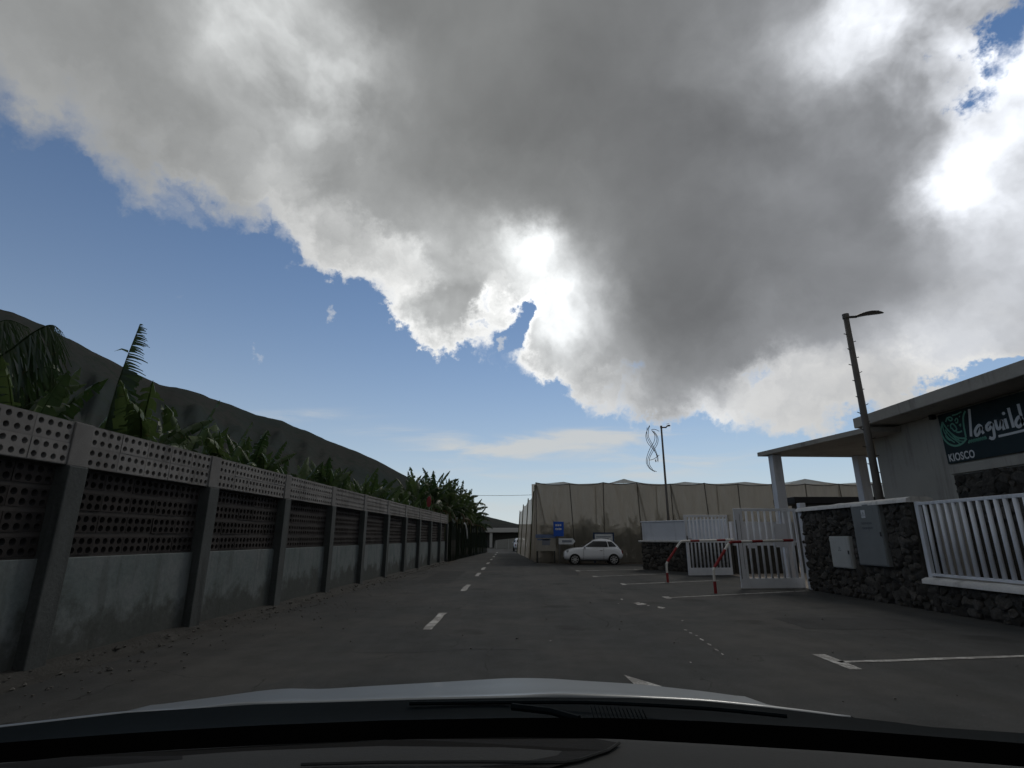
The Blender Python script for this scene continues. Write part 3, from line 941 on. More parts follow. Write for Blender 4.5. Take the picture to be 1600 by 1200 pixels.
for k, pxs in enumerate((((-60, 640), (-20, 585), (25, 540), (60, 515), (82, 508), (98, 520)), ((-90, 620), (-60, 560), (-25, 520), (10, 500), (45, 512)), ((-40, 660), (0, 610), (45, 580), (80, 575), (105, 590)))):
    rib = [on_y(px, py, 8.2 + 0.25 * k) - o0 for px, py in pxs]; rib[0] = Vector((0.05, 0, 2.7))
    link('leaf', fringe_leaf('arching_leaf', rib, 150, lambda u: 0.0 if u < 0.15 else 0.95 * math.sin(math.pi * min(1, u * 0.85 + 0.12)) ** 0.6 * (1 if k != 2 else 0.7), lambda u: (0.62, -0.2, -0.70), 60 + k, 0.8), pB)
ro = 0
for i in range(20):
    y = 8.0 + i * 1.45 + rng.uniform(-0.3, 0.3)
    x = wall_x(y) - 1.25 - rng.uniform(0, 0.5)
    banana(x, y, (2.35 if i < 4 else 2.25) + rng.uniform(0, 0.35) + (0.25 if i in (5, 8, 11) else 0), 'banana plant close behind the block wall, %s in the front row' % ORD[i], 'banana plants behind the block wall', 200 + i, 0.86 + 0.1 * rng.random(), 4, 8, 4, avoid=0.0)
for i in range(18):
    y = 9.0 + i * 1.75 + rng.uniform(-0.4, 0.4)
    x = wall_x(y) - 3.6 - rng.uniform(0, 1.0)
    banana(x, y, (2.9 if i < 3 else 2.75) + rng.uniform(0, 0.4), 'banana plant in the back row behind the block wall, %s from the left' % ORD[i], 'banana plants behind the block wall', 300 + i, 0.95, 4, 7, 4, avoid=0.0)
for i, (x, y, h) in enumerate(((-6.6, 38.0, 3.9), (-5.6, 39.6, 4.2), (-7.4, 40.5, 4.3), (-5.9, 42.0, 4.3), (-5.0, 43.5, 4.2), (-6.5, 44.5, 4.5), (-5.2, 46.2, 4.2), (-4.7, 48.5, 4.1), (-5.9, 49.2, 4.4), (-4.5, 51.5, 3.9),
                               (-5.2, 53.6, 4.0), (-4.2, 55.0, 3.6), (-4.3, 58.0, 3.4), (-3.9, 60.5, 3.0), (-8.2, 43.0, 4.4), (-7.6, 47.0, 4.5))):
    banana(x, y, h, 'tall dark banana plant beyond the end of the wall, %s from the camera' % ORD[i], 'tall banana plants beyond the wall', 400 + i, 1.12, 3, 6, 5)

# dark shade net hung in front of the far plants
dn = empty('shade_net_fence', (-4.45, 36.9, 0), 0, 'dark hanging shade net on posts in front of the tall banana plants', 'net fence')
path = [(-4.45 + 0.0 * k, 36.9) for k in range(1)]
n0, n1 = Vector((-4.5, 37.0, 0)), Vector((-2.9, 61.0, 0))
for k in range(10):
    a, b = n0.lerp(n1, k / 10), n0.lerp(n1, (k + 1) / 10)
    rows = []
    for j in range(9):
        z = 2.75 * j / 8
        row = []
        for i in range(9):
            p = a.lerp(b, i / 8)
            sag = 0.18 * math.sin(math.pi * i / 8) if j == 8 else 0
            row.append((p.x + 0.10 * mnoise.noise(Vector((p.y * 1.1, z * 0.6, 2))) + 0.2 * (1 - z / 2.75), p.y, z - sag - (0.0 if j else 0.02)))
        rows.append([(x + 4.45, y - 36.9, z) for x, y, z in row])
    MB().grid(rows).build('net_panel', M['darknet'], dn, smooth=True)
    pp = a - Vector((-4.45, 36.9, 0))
    MB().tube([(pp.x, pp.y, 0), (pp.x, pp.y, 2.85)], 0.05, 7).build('post', M['trunk'], dn)
MB().grid([[(-2.2, 0.0, 0), (-1.2, -0.03, 0), (-0.05, 0.05, 0)], [(-2.2, 0.0, 2.7), (-1.2, -0.05, 2.6), (-0.05, 0.05, 2.75)]]).build('net_panel', M['darknet'], dn)
hose = MB().tube([Vector((-3.95, 45.6, 2.7)), Vector((-3.82, 45.5, 2.55)), Vector((-3.72, 45.45, 2.2)), Vector((-3.66, 45.4, 1.7)), Vector((-3.64, 45.4, 1.45))], 0.05, 7)
tag(hose.build('irrigation_pipe', M['signwhite'], smooth=True), 'pale bent pipe hanging on the dark net', 'pipe')

# ------------------------------------------------------------------ netted plantation on the right
NY, NH = 36.2, 5.0
net = empty('netted_plantation', (1.6, NY, 0), 0, 'tall tan netting enclosure on posts behind the small white car', 'greenhouse')
xs = [1.6 + 2.25 * k for k in range(13)]
tops = []
for k, x in enumerate(xs):
    tops.append(Vector((x, NY, NH + rng.uniform(-0.06, 0.08))))


def local(o, p): return tuple(Vector(p) - o.location)


def net_panel(a0, a1, b0, b1, nu=8, nv=8, sag=0.15, bulge=0.08, name='net_panel', m=None, parent=None, seed=0.0):
    """cloth between two posts: a0,b0 feet, a1,b1 heads"""
    rows = []
    for j in range(nv + 1):
        v = j / nv; row = []
        for i in range(nu + 1):
            u = i / nu
            p = a0.lerp(a1, v).lerp(b0.lerp(b1, v), u)
            s_ = sag * 4 * u * (1 - u)
            p = p + Vector((0, 0, -s_ * v)) + Vector((0.3, 1, 0)) * bulge * (math.sin(math.pi * u) * math.sin(math.pi * v) + 0.5 * mnoise.noise(Vector((p.x + seed, p.y, p.z * 0.4)) * 0.9))
            row.append(local(parent, p))
        rows.append(row)
    return MB().grid(rows).build(name, m or M['net'], parent, smooth=True)


for k in range(12):
    a, b = tops[k], tops[k + 1]
    net_panel(Vector((a.x, NY, 0)), a, Vector((b.x, NY, 0)), b, sag=0.10, parent=net)
for k, p in enumerate(tops):
    lean = (0.22 if k % 2 else -0.05) + rng.uniform(-0.06, 0.06)
    MB().tube([local(net, (p.x + lean, NY - 0.06, -0.05)), local(net, (p.x, NY - 0.05, p.z + 0.05))], 0.032, 6).build('post', M['netpost'], net)
    if k in (0, 3, 4):
        MB().tube([local(net, (p.x + 1.1, NY + 0.5, 0)), local(net, (p.x + 0.05, NY + 0.1, p.z - 0.1))], 0.05, 6).build('brace', M['netpost'], net)
cab = []
for k in range(12):
    for i in range(6):
        u = i / 6; p = tops[k].lerp(tops[k + 1], u); cab.append(local(net, p + Vector((0, -0.03, 0.02 - 0.10 * 4 * u * (1 - u)))))
MB().tube(cab, 0.03, 5).build('top_cable', M['wire'], net)
# roof of net, held up by inner poles
for k in range(12):
    a, b = tops[k], tops[k + 1]
    for j, (y0, y1) in enumerate(((NY, NY + 4), (NY + 4, NY + 8))):
        za = (0, 0.55, 0.6, 0.3)
        ph = [0.12 + 0.42 * (kk % 2) + 0.22 * ((kk * 7) % 3 == 0) for kk in (k, k + 1)]
        f0, f1 = (0.0 if j == 0 else 1.0), 1.0
        net_panel(Vector((a.x, y0, (NH if j else a.z) + f0 * ph[0])), Vector((a.x, y1, NH + (0.75 if j else ph[0]))), Vector((b.x, y0, (NH if j else b.z) + f0 * ph[1])), Vector((b.x, y1, NH + (0.75 if j else ph[1]))), 5, 5, 0.0, 0.05, 'roof_net', M['netroof'] if j else M['net'], net)
for k in range(0, 13, 2):
    for y in (NY + 4,):
        MB().tube([local(net, (xs[k], y, 0)), local(net, (xs[k] + 0.1, y, NH + 0.3))], 0.05, 6).build('inner_pole', M['trunk'], net)
for k in range(0, 12, 2):
    net_panel(Vector((xs[k], NY + 8, 0)), Vector((xs[k], NY + 8, NH + 0.75)), Vector((xs[k + 2], NY + 8, 0)), Vector((xs[k + 2], NY + 8, NH + 0.75)), 4, 4, 0.0, 0.1, 'net_panel', M['netback'], net)
# side along the road
sd = [Vector((1.6, NY, 0)), Vector((1.35, 41.5, 0)), Vector((1.1, 47, 0)), Vector((0.8, 52.5, 0)), Vector((0.55, 58.0, 0))]
hh = [NH, 4.85, 4.7, 4.5, 4.2]
for k in range(4):
    t0 = sd[k] + Vector((0.32 if k else 0.0, 0, hh[k])); t1 = sd[k + 1] + Vector((0.32, 0, hh[k + 1]))
    net_panel(sd[k], t0, sd[k + 1], t1, sag=0.22, bulge=0.1, parent=net)
    MB().tube([local(net, sd[k + 1] + Vector((-0.02, 0, -0.05))), local(net, t1 + Vector((-0.02, 0, 0.1)))], 0.05, 6).build('post', M['trunk'], net)
for i in range(15):
    x = 2.9 + i * 1.75 + rng.uniform(-0.4, 0.4)
    banana(x, NY + 1.9 + rng.uniform(0, 0.8), 1.1 + rng.uniform(0, 0.7), 'young banana plant seen dimly through the tan netting, %s from left' % ORD[i], 'banana plants inside the netting', 500 + i, 0.72, 2, 5, 4)
for i in range(14):
    x = 3.6 + i * 1.85 + rng.uniform(-0.4, 0.4)
    banana(x, NY + 4.6 + rng.uniform(0, 0.8), 1.5 + rng.uniform(0, 0.6), 'banana plant in the second row inside the netting, %s from left' % ORD[i], 'banana plants inside the netting', 540 + i, 0.8, 2, 5, 4)
# low green band of weeds along the inside foot
hd = MB(); r2 = random.Random(3)
for i in range(24000):
    x = r2.uniform(1.9, 28); y = NY + 0.18 + r2.random() ** 1.5 * 2.0; z = 2.9 * r2.random() ** 0.8 * (0.75 + 0.35 * mnoise.noise(Vector((x * 0.5, 0, 7))) + 0.22 * mnoise.noise(Vector((x * 1.9, 0, 3))))
    s_ = r2.uniform(0.06, 0.15); a = r2.uniform(0, 6.28); t = r2.uniform(-0.8, 0.8)
    d = Vector((math.cos(a), math.sin(a), t)).normalized() * s_; e = d.cross(Vector((r2.uniform(-1, 1), r2.uniform(-1, 1), 1))).normalized() * s_ * 0.45
    p = Vector((x, y, z)); hd.face([p - d, p + e, p + d, p - e])
tag(hd.build('undergrowth', M['leaf'], fix=False), 'dense green undergrowth along the inside of the netting', 'undergrowth', kind='stuff')

# ------------------------------------------------------------------ far end of the road: packing shed with canopy, pale netting
shed = empty('packing_shed', (0, 92, 0), 0, 'low shed with white roof band at the far end of the road', 'shed')
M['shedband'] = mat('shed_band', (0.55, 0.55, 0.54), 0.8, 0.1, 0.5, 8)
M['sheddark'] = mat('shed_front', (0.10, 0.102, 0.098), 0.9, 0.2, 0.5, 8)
M['palenet'] = mat('pale_cover', (0.34, 0.34, 0.32), 0.9, 0.15, 0.3, 6)
bevel(MB().box(-9, 12, -2.5, 12, 2.35, 3.05).build('roof', M['shedband'], shed), 0.05)
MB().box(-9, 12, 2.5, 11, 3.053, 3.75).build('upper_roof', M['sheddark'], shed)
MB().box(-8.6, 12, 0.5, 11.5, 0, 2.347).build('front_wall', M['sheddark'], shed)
for x in (-3.4, 3.0): MB().box(x - 0.22, x + 0.22, -2.2, -1.8, 0, 2.347).build('column', M['shedband'], shed)
slope = empty('covered_bed', (0, 80, 0), 0, 'pale grey covered crop bed rising beside the far road', 'crop cover')
MB().prism([(-2.6, 0, -0.05), (12, 0, -0.05), (12, 0, 1.9), (4.0, 0, 1.85), (-2.4, 0, 1.15)], (0, 6, 0)).build('cover', M['palenet'], slope)
for k in range(8): MB().tube([(-2.2 + k * 1.7, -0.03, -0.05), (-2.2 + k * 1.7, -0.03, min(1.85, 1.2 + k * 0.16))], 0.035, 5).build('hoop', M['shedband'], slope)

# overhead cable
tag(MB().tube([Vector((-12, 62, 6.6)).lerp(Vector((6, 62, 6.4)), k / 12) + Vector((0, 0, -0.35 * math.sin(math.pi * k / 12))) for k in range(13)], 0.02, 5).build('overhead_cable', M['wire']), 'thin overhead cable crossing the road against the pale sky', 'cable')

# ------------------------------------------------------------------ signs by the bus stop
BY = 35.2


def board(px0, px1, py0, py1, y):
    a = on_y(px0, py1, y); b = on_y(px1, py0, y)
    return a.x, b.x, a.z, b.z


x0, x1, z0, z1 = board(865, 880.5, 815, 838, BY)
bs_ = empty('bus_stop_sign', ((x0 + x1) / 2, BY, 0), 0, 'blue bus stop sign with two white lines on a thin post', 'sign')
w = (x1 - x0) / 2
bevel(MB().box(-w, w, -0.03, 0.03, z0, z1).build('panel', M['bluesign'], bs_), 0.02)
MB().tube([(0, 0.05, 0), (0, 0.05, z1 - 0.05)], 0.03, 8).build('post', M['steel'], bs_)
for zc, n in ((z1 - 0.22, 3), (z1 - 0.46, 4)):
    mb = MB()
    for k in range(n): mb.box(-w * 0.62 + k * w * 1.24 / n, -w * 0.62 + (k + 0.78) * w * 1.24 / n, -0.037, -0.034, zc - 0.06, zc + 0.06)
    mb.build('white_print', M['signwhite'], bs_)

x0, x1, z0, z1 = board(838, 868, 835, 861, BY + 0.2)
nb = empty('notice_board', ((x0 + x1) / 2, BY + 0.2, 0), 0, 'weathered notice board with a blue header at the corner of the netting', 'notice board')
w = (x1 - x0) / 2
MB().box(-w, w, -0.03, 0.03, z0, z1 - 0.22).build('panel', M['board'], nb)
MB().box(-w - 0.04, w + 0.04, -0.05, 0.06, z1 - 0.215, z1).build('header', M['boardtop'], nb)
MB().box(-0.25, 0.25, -0.036, -0.033, z0 + 0.35, z0 + 0.72).build('print', M['signtext'], nb)
MB().box(-w + 0.08, w - 0.3, -0.036, -0.033, z1 - 0.36, z1 - 0.28).build('print', M['boardtop'], nb)
for sx in (-1, 1): MB().box(sx * (w - 0.08) - 0.04, sx * (w - 0.08) + 0.04, 0.032, 0.10, 0, z1 - 0.05).build('leg', M['darkmetal'], nb)

x0, x1, z0, z1 = board(873, 899, 841, 850.5, BY - 0.1)
ar = empty('direction_sign', ((x0 + x1) / 2, BY - 0.1, 0), 0, 'white arrow-shaped direction sign pointing right above the car bonnet', 'sign')
w = (x1 - x0) / 2; zm = (z0 + z1) / 2
MB().prism([(-w, -0.02, z0), (w - 0.17, -0.02, z0), (w, -0.02, zm), (w - 0.17, -0.02, z1), (-w, -0.02, z1)], (0, 0.04, 0)).build('panel', M['signwhite'], ar)
MB().box(-w * 0.6, w * 0.55, -0.026, -0.023, zm - 0.07, zm + 0.07).build('print', M['signtext'], ar)
for sx in (-0.85, 0.5): MB().tube([(sx * w, 0.05, 0), (sx * w, 0.05, z1)], 0.03, 7).build('post', M['steel'], ar)

x0, x1, z0, z1 = board(928, 959, 832, 862, BY + 0.5)
fb_ = empty('framed_board', ((x0 + x1) / 2, BY + 0.5, 0), 0, 'white poster board in a dark blue frame standing behind the car roof', 'notice board')
w = (x1 - x0) / 2
MB().box(-w + 0.09, w - 0.09, -0.02, 0.02, z0, z1 - 0.09).build('poster', M['signwhite'], fb_)
f = MB(); f.box(-w, -w + 0.088, -0.04, 0.04, 0, z1); f.box(w - 0.088, w, -0.04, 0.04, 0, z1); f.box(-w + 0.089, w - 0.089, -0.04, 0.04, z1 - 0.088, z1)
f.build('frame', M['darkblue'], fb_)
f = MB()
for k in range(3): f.box(-w + 0.18, w - 0.2 - 0.15 * k, -0.026, -0.023, z1 - 0.30 - k * 0.13, z1 - 0.24 - k * 0.13)
f.build('print', M['signtext'], fb_)

# red round sign standing in front of the far end of the block wall
p = on_y(671, 784, 31.5)
rs = empty('road_sign', (p.x, 31.5, 0), R(-58), 'red round sign on a post near the far end of the block wall', 'sign')
MB().tube([(0, 0.0, 0), (0, 0.0, p.z - 0.1)], 0.03, 8).build('post', M['steel'], rs)
disc = [(0.30 * math.cos(k * 6.283 / 20), -0.05, p.z + 0.30 * math.sin(k * 6.283 / 20)) for k in range(20)]
MB().prism(disc, (0, 0.03, 0)).build('disc', M['red'], rs)
q0, q1 = on_y(669, 850, 31.5).z, on_y(669, 827, 31.5).z
MB().box(-0.13, 0.13, -0.05, -0.033, q0, q1).build('plate', M['signwhite'], rs)

# ------------------------------------------------------------------ street lamps


def street_lamp(x, y, h, label, r0=0.115, r1=0.075, head=1.05, rz=0.0, tilt=0.14, ties=True):
    t = empty('street_lamp', (x, y, 0), rz, label, 'street lamp', 'street lamps')
    MB().tube([(0, 0, 0), (0, 0, h * 0.5), (0, 0, h)], [r0, (r0 + r1) / 2, r1], 14).build('pole', M['polesteel'], t, smooth=True)
    MB().tube([(0, 0, h - 0.04), (0, 0, h + 0.10)], r1 * 1.25, 12).build('pole_cap', M['polesteel'], t)
    MB().tube([(0, 0, h), (0.32, 0, h + 0.02)], 0.04, 8).build('arm', M['darkmetal'], t)
    # leaf-shaped head
    mb = MB(); rows = []
    for i in range(11):
        u = i / 10; w_ = 0.17 * math.sin(math.pi * min(1, 0.12 + u * 0.86)) ** 0.6; xx = 0.28 + u * (head - 0.28); zz = h + 0.02 + tilt * (xx - 0.28) + 0.05 * math.sin(math.pi * u)
        rows.append([(xx, w_ * math.cos(k * 6.283 / 10), zz + (0.055 if math.sin(k * 6.283 / 10) > 0 else 0.04) * math.sin(k * 6.283 / 10) * (w_ / 0.17)) for k in range(11)])
    mb.grid(rows).build('lamp_head', M['darkmetal'], t, smooth=True)
    MB().box(0.5, head - 0.18, -0.10, 0.10, -0.01, 0.0, Matrix.Translation((0, 0, h + 0.005 + tilt * 0.35)) @ Matrix.Rotation(-tilt, 4, 'Y')).build('lens', M['signwhite'], t)
    if ties:
        for k in range(18):
            zz = h - 0.55 - k * 0.24; a = rng.uniform(0, 6.28); rr = r1 + (r0 - r1) * (1 - zz / h)
            mb = MB()
            sgn = 1 if k % 2 else -1
            mb.bar((sgn * rr * 0.9, 0, zz), (sgn * (rr + rng.uniform(0.05, 0.10)), rng.uniform(-0.04, 0.04), zz + rng.uniform(0, 0.05)), 0.018)
            mb.build('cable_tie', M['black'], t)
    return t


pt, pb = on_x(1320, 497, 10.0), on_x(1375, 770, 10.0)
street_lamp(10.0, (pt.y + pb.y) / 2, pt.z, 'tall grey street lamp with cable ties in front of the kiosk', 0.112, 0.075, 1.15)
pt = on_y(1031, 668, 30.0)
lamp2 = street_lamp(pt.x + 0.08, 30.0, pt.z, 'far street lamp beside the wavy wire decoration', 0.075, 0.05, 0.55, R(8), 0.30, ties=False)
# wave-shaped light decoration fixed to it
dec = empty('wire_decoration', (0, 29.9, 0), 0, 'wavy wire light decoration hung on the far street lamp', 'decoration')
curves = [[(1013, 668), (1009, 680), (1012, 692), (1019, 700), (1024, 707), (1028, 715), (1028, 722)],
          [(1011, 668), (1011, 682), (1016, 693), (1022, 702), (1026, 712), (1027, 720)],
          [(1014, 667), (1013, 681), (1018, 692), (1024, 703), (1028, 714)],
          [(1018, 672), (1023, 680), (1022, 690), (1016, 700), (1011, 713), (1010, 723), (1015, 732), (1023, 737)],
          [(1020, 673), (1026, 683), (1025, 692), (1019, 702), (1013, 715), (1012, 724), (1017, 733), (1026, 737)],
          [(1022, 674), (1028, 684), (1027, 694), (1021, 704), (1015, 716), (1015, 726), (1020, 734)],
          [(1015, 719), (1022, 717), (1030, 711)], [(1018, 671), (1024, 671), (1030, 674)]]
for c in curves:
    MB().tube(spline([on_y(px, py, 29.9) - Vector((0, 29.9, 0)) for px, py in c], 4), 0.016, 5).build('wire', M['wire'], dec)
for c in [(1014, 668, 1015, 665), (1024, 718, 1025, 722)]:
    MB().tube([on_y(c[0], c[1], 29.9) - Vector((0, 29.9, 0)), on_y(c[2], c[3], 29.9) - Vector((0, 29.9, 0))], 0.03, 5).build('wire_end', M['wire'], dec)

# ------------------------------------------------------------------ stone walls


def stone_variants(n, seed):
    """broken lava stones: a rough ball cut flat by random planes"""
    out = []
    r = random.Random(seed)
    for k in range(n):
        bm = bmesh.new(); bmesh.ops.create_icosphere(bm, subdivisions=2, radius=1.12)
        cuts = []
        for i in range(11):
            d = Vector((r.gauss(0, 1), r.gauss(0, 1), r.gauss(0, 1))).normalized(); cuts.append((d, r.uniform(0.62, 0.92)))
        for ax in ((1, 0, 0), (-1, 0, 0)): cuts.append((Vector((ax[0], r.uniform(-0.25, 0.25), r.uniform(-0.25, 0.25))).normalized(), r.uniform(0.6, 0.8)))
        off = Vector((r.uniform(0, 50), r.uniform(0, 50), r.uniform(0, 50)))
        for v in bm.verts:
            p = v.co.copy()
            for d, h in cuts:
                e = p.dot(d) - h
                if e > 0: p -= d * e
            v.co = p * (1 + 0.10 * mnoise.noise(p * 3.0 + off))
        me = bpy.data.meshes.new('stone_piece'); bm.to_mesh(me); bm.free(); me.materials.append(M['basalt'])
        out.append(me)
    return out


STONES = stone_variants(14, 4)


def lay_stones(parent, u0, u1, z0, z1, place, size=0.30, seed=1, skip=()):
    """rough stones packed unevenly over a wall face; place(u, z) -> local point, stones protrude a little"""
    r = random.Random(seed); pts = []
    want = int((u1 - u0) * (z1 - z0) / (size * size * 0.42)); tries = 0
    while len(pts) < want and tries < want * 30:
        tries += 1
        s_ = size * (r.uniform(0.5, 0.85) if tries < want * 5 else r.uniform(0.28, 0.5))
        hu, hz = min(s_ * 0.8, (u1 - u0) / 2.1), min(s_ * 0.62, (z1 - z0) / 2.1)
        u, z = r.uniform(u0 + hu * 0.9, u1 - hu * 0.9), r.uniform(z0 + hz * 0.6, z1 - hz * 0.9)
        if any(a - hu * 0.6 < u < b + hu * 0.6 and c - hz * 0.6 < z < d + hz * 0.6 for a, b, c, d in skip): continue
        if any(abs(u - p[0]) < (hu + p[2]) * 0.72 and abs(z - p[1]) < (hz + p[3]) * 0.72 for p in pts): continue
        pts.append((u, z, hu, hz))
    if len(pts) > 290: print('STONES', len(pts))
    for u, z, hu, hz in pts[:290]:
        loc, rz = place(u, z)
        link('stone', r.choice(STONES), parent, loc, (r.uniform(-0.5, 0.5), r.uniform(-0.2, 0.2), rz + r.uniform(-0.15, 0.15)), (0.075 * r.uniform(0.8, 1.5), hu * r.uniform(1.1, 1.3), hz * r.uniform(1.1, 1.3)))
    return len(pts)


WX = 9.2
pier_y0, pier_y1 = on_x(1432, 850, WX).y, on_x(1254, 850, WX).y
pier = empty('stone_pier', (WX, pier_y0, 0), 0, 'tall dark stone wall section with white coping and two meter cabinets', 'wall')
PL = pier_y1 - pier_y0
MB().box(0.06, 0.50, 0, PL, -0.05, 2.36).build('core', M['basaltcore'], pier)
c0, c1 = on_x(1297, 838, WX), on_x(1336, 889, WX)
d0, d1 = on_x(1331, 789, WX), on_x(1393, 886, WX)
holes = [(c1.y - pier_y0 - 0.05, c0.y - pier_y0 + 0.05, c1.z - 0.05, c0.z + 0.05), (d1.y - pier_y0 - 0.05, d0.y - pier_y0 + 0.05, d1.z - 0.05, d0.z + 0.1)]
lay_stones(pier, 0, PL, 0.0, 2.36, lambda u, z: ((0.06, u, z), 0.0), 0.26, 11, holes)
lay_stones(pier, 0.06, 0.5, 0.0, 2.36, lambda u, z: ((u, PL, z), R(90)), 0.25, 12)
cp = MB(); rows = []
for i in range(25):
    y = -0.03 + (PL + 0.08) * i / 24; dz = 0.02 * mnoise.noise(Vector((y * 2, 0, 1)))
    rows.append([(-0.07 + 0.02 * mnoise.noise(Vector((y * 3, 5, 1))), y, 2.34), (-0.06, y, 2.42 + dz), (0.05, y, 2.47 + dz), (0.45, y, 2.47 + dz), (0.57, y, 2.42 + dz), (0.58, y, 2.34)])
cp.grid(rows); cp.face(rows[0]); cp.face(rows[-1])
cp.build('coping', M['coping'], pier, smooth=True)


def cabinet(a, b, m, label, proud, mark_fn):
    t = empty('meter_cabinet', (WX, (a.y + b.y) / 2, (a.z + b.z) / 2), 0, label, 'cabinet')
    hy, hz = abs(a.y - b.y) / 2, abs(a.z - b.z) / 2
    bevel(MB().box(-proud, 0.10, -hy, hy, -hz, hz).build('frame', m, t), 0.008)
    bevel(MB().box(-proud - 0.015, -proud + 0.0, -hy + 0.025, hy - 0.025, -hz + 0.025, hz - 0.025).build('door', m, t), 0.006)
    mark_fn(t, -proud - 0.018, hy, hz)
    MB().box(-proud - 0.03, -proud - 0.016, -hy + 0.05, -hy + 0.09, -0.05, 0.05).build('latch', M['darkmetal'], t)
    return t


def tri(t, x, cy, cz, s_, m):
    mb = MB(); mb.ribbon([(x, cy - s_, cz - s_ * 0.6), (x, cy + s_, cz - s_ * 0.6), (x, cy, cz + s_)], s_ * 0.25, (-1, 0, 0), 0, True)
    mb.ribbon([(x, cy, cz + s_ * 0.4), (x, cy, cz - s_ * 0.3)], s_ * 0.22, (-1, 0, 0)); mb.build('warning_triangle', m, t)


def mk_small(t, x, hy, hz): tri(t, x, 0, 0.08, 0.07, M['cabmark'])


def mk_tall(t, x, hy, hz):
    MB().box(x, x + 0.003, -0.02, 0.14, hz - 0.36, hz - 0.16).build('warning_plate', M['signwhite'], t)
    tri(t, x - 0.003, 0.06, hz - 0.27, 0.06, M['cabmark'])
    mb = MB()
    for k in range(2):
        for i in range(6): mb.box(x, x + 0.002, 0.18 - i * 0.07 - 0.05, 0.18 - i * 0.07, 0.25 - k * 0.12, 0.30 - k * 0.12)
    mb.build('lettering', M['cabmark'], t)


cabinet(c0, c1, M['cabwhite'], 'small white meter cabinet set low in the stone wall', 0.04, mk_small)
cabinet(d0, d1, M['cabgrey'], 'tall grey metal cabinet door with warning triangle in the stone wall', 0.05, mk_tall)

# low wall with railing on the near right
LY0 = -4.0
low = empty('low_stone_wall', (WX, LY0, 0), 0, 'low dark stone wall with white coping under the white railing', 'wall')
LL = pier_y0 - LY0
MB().box(0.06, 0.48, 0, LL - 0.002, -0.05, 0.60).build('core', M['basaltcore'], low)
lay_stones(low, 0, LL, 0.0, 0.60, lambda u, z: ((0.06, u, z), 0.0), 0.27, 21)
cp = MB(); rows = []
for i in range(60):
    y = (LL - 0.01) * i / 59; dz = 0.02 * mnoise.noise(Vector((y * 2, 3, 1)))
    rows.append([(-0.06 + 0.03 * mnoise.noise(Vector((y * 3, 5, 1))), y, 0.57), (-0.05, y, 0.66 + dz), (0.05, y, 0.70 + dz), (0.42, y, 0.70 + dz), (0.52, y, 0.66), (0.53, y, 0.57)])
cp.grid(rows); cp.face(rows[0]); cp.face(rows[-1]); cp.build('coping', M['coping'], low, smooth=True)
rail = empty('railing', (WX + 0.14, LY0, 0.70), 0, 'white metal railing of upright slats on the low stone wall', 'railing')
RT = 2.33 - 0.70
bevel(MB().box(-0.03, 0.03, 0, LL - 0.02, RT - 0.07, RT).build('top_rail', M['whitepaint'], rail), 0.01)
bevel(MB().box(-0.03, 0.03, 0, LL - 0.02, 0.03, 0.09).build('bottom_rail', M['whitepaint'], rail), 0.01)
slat = MB().tube([(0, 0, 0.09), (0, 0, RT - 0.07)], 0.042, 10).mesh('slat', M['whitepaint'], smooth=True)
y = LL - 0.30
while y > 0.1:
    link('slat', slat, rail, (0, y, 0)); y -= 0.205
for y in (LL - 0.09, LL - 3.2, LL - 6.3, LL - 9.4, LL - 12.5):
    if y > 0: MB().box(-0.04, 0.04, y - 0.055, y + 0.055, -0.02, RT + 0.02).build('post', M['whitepaint'], rail)

# ------------------------------------------------------------------ gates


def gate_leaf(p, rz, L, z0, z1, label, n, stile, mid, plate=None, solid_to=0.0):
    """leaf in its own XZ plane; x=0 at the free end"""
    t = empty('gate_leaf', (p[0], p[1], 0), rz, label, 'gate', 'white yard gate leaves')
    W_ = M['whitepaint']
    f = MB(); f.box(0, stile, -0.03, 0.03, z0, z1); f.box(L - 0.07, L, -0.03, 0.03, z0, z1)
    f.box(stile + 0.001, L - 0.071, -0.028, 0.028, z1 - 0.09, z1 - 0.001); f.box(stile + 0.001, L - 0.071, -0.028, 0.028, z0 + 0.001, z0 + 0.30)
    bevel(f.build('frame', W_, t), 0.008)
    MB().box(stile + 0.001, L - 0.072, -0.022, 0.022, mid - 0.03, mid + 0.03).build('mid_rail', W_, t)
    bar = MB().tube([(0, 0, z0 + 0.30), (0, 0, z1 - 0.09)], 0.036, 8).mesh('bar', W_, smooth=True)
    for k in range(n):
        link('bar', bar, t, (stile + (L - 0.07 - stile) * (k + 0.7) / (n + 0.4), 0, 0))
    return t


g0, g1 = on_z(1157, 920), on_z(1264, 916)
gl = gate_leaf((7.2, 17.85), math.atan2(0.2, 2.12), 2.12, 0.02, 2.47, 'nearer white gate leaf standing open beside the stone wall', 8, 0.28, 1.42)
MB().box(1.30, 1.72, -0.045, -0.03, 1.25, 1.98).build('sign_plate', M['whitepaint'], gl)
MB().box(0.34, 0.60, -0.034, -0.026, 1.22, 1.36).build('lock_box', M['whitepaint'], gl)
MB().box(0.03, 0.05, -0.034, -0.031, 0.3, 2.1).build('stile_seam', M['darkmetal'], gl)
MB().box(0.17, 0.18, -0.034, -0.031, 0.6, 2.3).build('stile_seam', M['darkmetal'], gl)
gl2 = gate_leaf((7.42, 23.75), math.atan2(0.3, 2.0), 2.0, 0.02, 2.50, 'farther white gate leaf behind the striped barrier', 10, 0.12, 1.38)
MB().box(0.04, 0.07, -0.06, -0.031, 1.35, 1.62).build('handle', M['darkmetal'], gl2)
MB().bar((0.05, -0.05, 1.5), (0.25, -0.05, 1.5), 0.02).build('handle_lever', M['darkmetal'], gl2)
gp = MB(); gp.box(9.22, 9.42, 17.52, 17.72, 0, 2.62)
